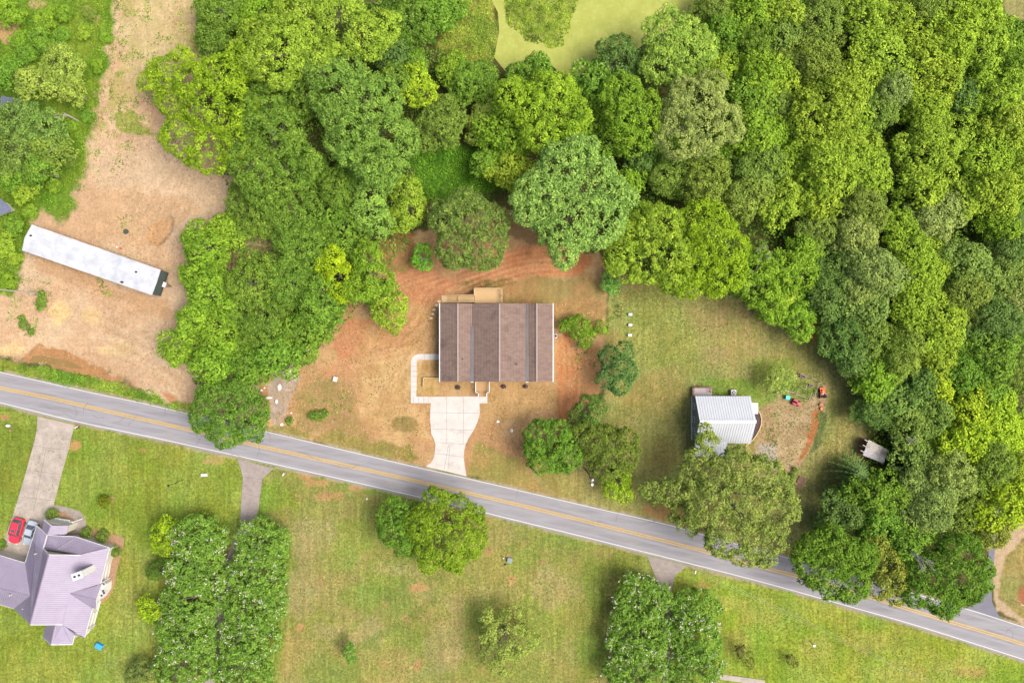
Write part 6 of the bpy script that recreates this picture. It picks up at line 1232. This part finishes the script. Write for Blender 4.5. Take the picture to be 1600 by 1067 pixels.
# brown trapdoor-like panel
a, b, c_, d = P(1249.2, 742.6), P(1259.6, 747), P(1250.8, 764), P(1240.8, 759.4); tp = thing('wooden_panel', tuple((a + c_) / 2), 'brown two-leaf wooden panel lying flat on the yard grass', 'panel'); bw_ = mat('brown_boards', A(168, 132, 108), A(146, 112, 92), .85, 2)
MB().prism([a, b, c_, d], 0, .22).build('frame', M['bark_mulch'], tp); e1, e2 = (a + d) / 2, (b + c_) / 2
for q4 in ([a, b, e2, e1], [e1, e2, c_, d]): cc_ = sum(q4, Vector()) / 4; MB().prism([p + (cc_ - p) * .12 for p in q4], .221, .26).build('leaf', bw_, tp)
# three septic lids / hive boxes in a line
for i, (px_, py_, w) in enumerate([(984.7, 491.3, 'top'), (984.7, 507.6, 'middle'), (984, 523.6, 'bottom')]):
    c = P(px_, py_, .3); o = thing('utility_box', (c.x, c.y, 0), 'small pale cream box on the lawn, %s of three in a line' % w, 'box', 'pale boxes in a line on the lawn')
    cm_ = mat('cream_box', (.74, .70, .52, 1), (.68, .64, .48, 1), .6, 3); MB().box((c.x, c.y, 0), (.72, .5, .4)).build('body', cm_, o, bevel=.05); MB().box((c.x, c.y, .402), (.66, .44, .07)).build('lid', M['white_trim'], o, bevel=.03); MB().box((c.x, c.y, .474), (.3, .06, .02)).build('handle', M['grey_metal'], o)
# mailboxes
def mailbox(px, py, label, colr, rz=0.0, flag=True):
    c = P(px, py, 1.1); r = thing('mailbox', (c.x, c.y, 0), label, 'mailbox'); m_ = mat('mailbox_paint', colr, None, .5, 3)
    MB().box((c.x, c.y, 0), (.1, .1, 1.0)).build('post', gw, r); b_ = MB(); u = Vector((math.cos(rz), math.sin(rz), 0)); v = Vector((-u.y, u.x, 0)); rg = []
    for e in (-.27, .27): rg.append([Vector((c.x, c.y, 1.0)) + u * e + v * y + Vector((0, 0, z)) for y, z in ((-.11, 0), (.11, 0), (.12, .16), (.07, .24), (-.07, .24), (-.12, .16))])
    b_.hull8(rg[0], rg[1]); b_.build('box', m_, r)
    if flag: MB().box((c.x + v.x * .16, c.y + v.y * .16, 1.12), (.16, .02, .1), rz).build('flag', mat('flag_red', (.6, .04, .03, 1), None, .5, 3), r)
W1 = (.72, .72, .70, 1)
mailbox(119.6, 667.5, 'white mailbox at the right corner of the wide concrete driveway', W1, .3); mailbox(121.6, 668, 'dark mailbox touching the white one by the concrete driveway', (.05, .06, .06, 1), .3)
mailbox(442.6, 740.8, 'white and grey mailbox right of the narrow grey driveway', (.6, .62, .62, 1), 1.2); mailbox(1086.5, 893.4, 'white mailbox below the road beside the short triangular driveway', W1, 1.3)
def block(name, px, py, d, rz, m_, label, cat, z=0, bev=.05, seed=1):
    c = P(px, py, d[2] / 2); rs = random.Random(seed); mb = MB(); k = 8
    lo = [(c.x + (d[0] / 2) * math.cos(t + rz) * rs.uniform(.85, 1.1), c.y + (d[1] / 2) * math.sin(t + rz) * rs.uniform(.85, 1.1), 0) for t in [i * 6.283 / k for i in range(k)]]
    hi = [(c.x + (p[0] - c.x) * rs.uniform(.6, .8), c.y + (p[1] - c.y) * rs.uniform(.6, .8), d[2] * rs.uniform(.85, 1.1)) for p in lo]; mb.hull8(lo, hi); return tag(mb.build(name, m_, bevel=bev), label, cat)
wh = mat('pale_rock', (.66, .62, .56, 1), (.5, .46, .42, 1), .9, 4, bump=.3)
c = P(318, 742, .3); o = thing('utility_box', (c.x, c.y, 0), 'small white and beige box on the lawn near the narrow grey driveway', 'utility box'); MB().box((c.x - .2, c.y, 0), (.5, .5, .45)).build('lid', M['white_trim'], o, bevel=.05); MB().box((c.x + .35, c.y, 0), (.5, .5, .36)).build('base', wh, o, bevel=.05)
block('rock', 573, 779.3, (.5, .5, .35), 0, wh, 'small white stone on the roadside grass right of the grey driveway', 'stone', seed=2)
c = P(523.7, 592.3, .2); tag(MB().box((c.x, c.y, 0), (.72, .85, .4), -.25).build('concrete_block', M['white_trim'], bevel=.04), 'white block on the clay left of the garden walk', 'block')
for i, (a, b, w, h, rz, lb) in enumerate([(436, 605, .8, 1.4, .3, 'long white limestone slab at the middle of the gravel patch'), (431.5, 627.5, .6, 1.0, -.5, 'white slab at the lower middle of the gravel patch'), (419.5, 621, 1.5, .6, -.2, 'broken pale slab at the left of the gravel patch'), (408, 609.8, .55, .5, 0, 'round white stone just left of the gravel patch'), (412.8, 606, .4, .4, 0, 'smallest white stone at the gravel patch\'s upper left'),
                                  (452.5, 580, .6, .6, 0, 'pale stone at the top of the gravel patch'), (479, 546.5, 1.0, .7, .2, 'pale rock under the wood edge above the gravel'), (455, 645, .4, .4, 0, 'small white stone right of the gravel patch'), (440, 663, .8, .8, .4, 'pale stone where the gravel meets the road'),
                                  (485, 648, .5, .4, 0, 'pale stone at the left in the low weedy bush'), (501, 647, .7, .5, 0, 'pale stone at the right in the low weedy bush'), (799.5, 672.5, .7, .8, .2, 'pale rock right of the driveway near the round green tree'), (777.6, 658.5, .8, .6, .4, 'ring of rubble on straw right of the driveway')]):
    block('rock', a, b, (w, h, .25), rz, wh, lb, 'stone', seed=i + 20)
c = P(795, 876, .4); o = thing('utility_box', (c.x, c.y, 0), 'pale teal transformer box on the grass right of the big roadside tree', 'utility box'); MB().box((c.x + .15, c.y + .1, 0), (.85, .95, .55), -.15).build('cabinet', mat('teal_cabinet', A(168, 190, 182), A(150, 172, 164), .6, 2), o, bevel=.04); MB().box((c.x - .0, c.y + .75, 0), (.95, .6, .12), -.4).build('pad', M['bark_mulch'], o)
c = P(787, 871, .5); o = thing('marker_post', (c.x, c.y, 0), 'tiny white-capped marker post beside the teal box', 'post'); MB().cyl((c.x, c.y, 0), .05, .7, 8).build('post', M['dark'], o); MB().cyl((c.x, c.y, .7), .12, .12, 10).build('cap', M['white_trim'], o)
c = P(790, 881, .3); block('rock', 789.5, 881.5, (.5, .35, .2), .4, M['dark'], 'small dark object beside the teal transformer box', 'stone', seed=5)
c = P(1266.2, 993.5, 1.6); b0 = P(1265, 1001); o = thing('birdhouse_post', (b0.x, b0.y, 0), 'small white birdhouse on a dark post in the bright lawn', 'birdhouse'); MB().bar((b0.x, b0.y, 0), (b0.x, b0.y, 1.6), .07).build('post', M['dark'], o); MB().box((b0.x, b0.y, 1.6), (.34, .34, .32), .2).build('house', M['white_trim'], o, bevel=.02); MB().box((b0.x, b0.y, 1.925), (.42, .42, .04), .2).build('roof', M['siding_white'], o)
c = P(13, 665, .5); o = thing('garden_ornament', (c.x, c.y, 0), 'white and rust garden ornament at the left end of the south-west lawn', 'ornament'); MB().tube([(c.x, c.y, 0), (c.x - .05, c.y, .6), (c.x - .1, c.y + .1, .95)], [.25, .3, .12], 10).build('body', M['white_trim'], o, smooth=True); MB().cyl((c.x + .15, c.y - .9, 0), .2, .3, 10).build('pot', M['bark_mulch'], o)
# poles
M['pole_wood'] = mat('pole_wood', (.22, .19, .16, 1), (.15, .13, .11, 1), .9, 4)
def pole(bx, by, h, label, kindn='utility_pole', arm=None, rad=.13, m_=None):
    b0 = P(bx, by); r = thing(kindn, (b0.x, b0.y, 0), label, 'pole'); MB().cyl((b0.x, b0.y, 0), rad, h, 12, r2=rad * .65).build('shaft', m_ or M['pole_wood'], r)
    return r, b0
r, b0 = pole(915.5, 733.5, 9.0, 'dark utility pole with white lamp at the roadside clump of trees', rad=.16)
MB().bar((b0.x, b0.y, 8.6), (b0.x + .1, b0.y - .75, 8.9), .07).build('lamp_arm', M['white_trim'], r); MB().cyl((b0.x + .1, b0.y - .85, 8.75), .22, .2, 12).build('lamp', M['white_trim'], r); MB().box((b0.x + .2, b0.y - .1, 8.3), (.3, .3, .5)).build('insulator', M['white_trim'], r)
r, b0 = pole(286.5, 749, 5.0, 'slender lamp post standing alone on the south-west lawn', 'lamp_post', rad=.06, m_=M['dark'])
MB().cyl((b0.x, b0.y, 5.0), .12, .3, 10, r2=.2).build('lantern', M['grey_metal'], r); MB().cyl((b0.x, b0.y, 5.3), .22, .08, 10, r2=.05).build('lantern_cap', M['dark'], r)
r, b0 = pole(60, 458.5, 9.5, 'tall grey pole on the sandy lot reaching the left photo edge', rad=.15, m_=DEADWOOD)
r, b0 = pole(1585.5, 938.5, 1.6, 'white post with angled arm on the far right corner plot', 'sign_post', rad=.05, m_=M['white_trim']); MB().bar((b0.x, b0.y, 1.55), (b0.x + 1.05, b0.y - .5, 1.65), .07).bar((b0.x + .95, b0.y - .45, 1.65), (b0.x + .92, b0.y - 1.15, 1.6), .1).build('arm', M['white_trim'], r)
wm = mat('wire', A(214, 216, 170, .5), None, .6, 2)
for i, (dx, dy, lb) in enumerate(((0, 0, 'upper'), (-1.5, 2.4, 'middle'), (-3, 4.6, 'lower'))):
    pts = [P(a + dx, b + dy, z) for a, b, z in ((834, 738, 7.4), (884, 787, 7.1), (1010, 861, 7.0), (1085, 887, 7.2), (1200, 940, 7.8), (1330, 1003, 7.6), (1460, 1066, 8.0), (1600, 1136, 9.0))]
    tag(MB().tube(pts, [.014] * 8, 5).build('power_line', wm), '%s of three thin parallel wires crossing the bright south-east lawn' % lb, 'wire', 'wires over the south-east lawn')
r, b0 = pole(829, 722, 7.6, 'utility pole almost wholly hidden inside the round green tree right of the driveway', rad=.14)
# outbuilding roof corner at the left edge, fragments under trees
c = P(2, 322, 2.4); o = thing('outbuilding', (c.x, c.y, 0), 'corner of a blue-grey roof peeking out at the left photo edge', 'outbuilding'); sl_ = mat('slate_metal', A(138, 146, 170), A(120, 128, 150), .5, 1)
mb = MB(); facet(mb, [P(-30, 300, 3), P(2, 311, 2.6), P(17, 326, 2.4), P(12, 332, 2.3), P(-30, 345, 2.6)], .08); mb.build('roof', sl_, o); MB().prism([P(-28, 306, 2), P(0, 314, 2), P(11, 326, 2), P(-28, 340, 2)], 0, 2.2).build('wall', M['siding_white'], o)
c = P(18, 158, 2.4); o = thing('outbuilding', (c.x, c.y, 0), 'grey roof almost hidden beneath the upper left thicket trees', 'outbuilding'); mb = MB(); facet(mb, [P(2, 150, 3.2), P(36, 156, 3.2), P(34, 174, 2.6), P(0, 168, 2.6)], .08, 0, .4, 0); mb.build('roof', sl_, o); MB().prism([P(4, 153, 2.4), P(33, 158, 2.4), P(31, 171, 2.4), P(3, 166, 2.4)], 0, 2.4).build('wall', M['siding_white'], o)
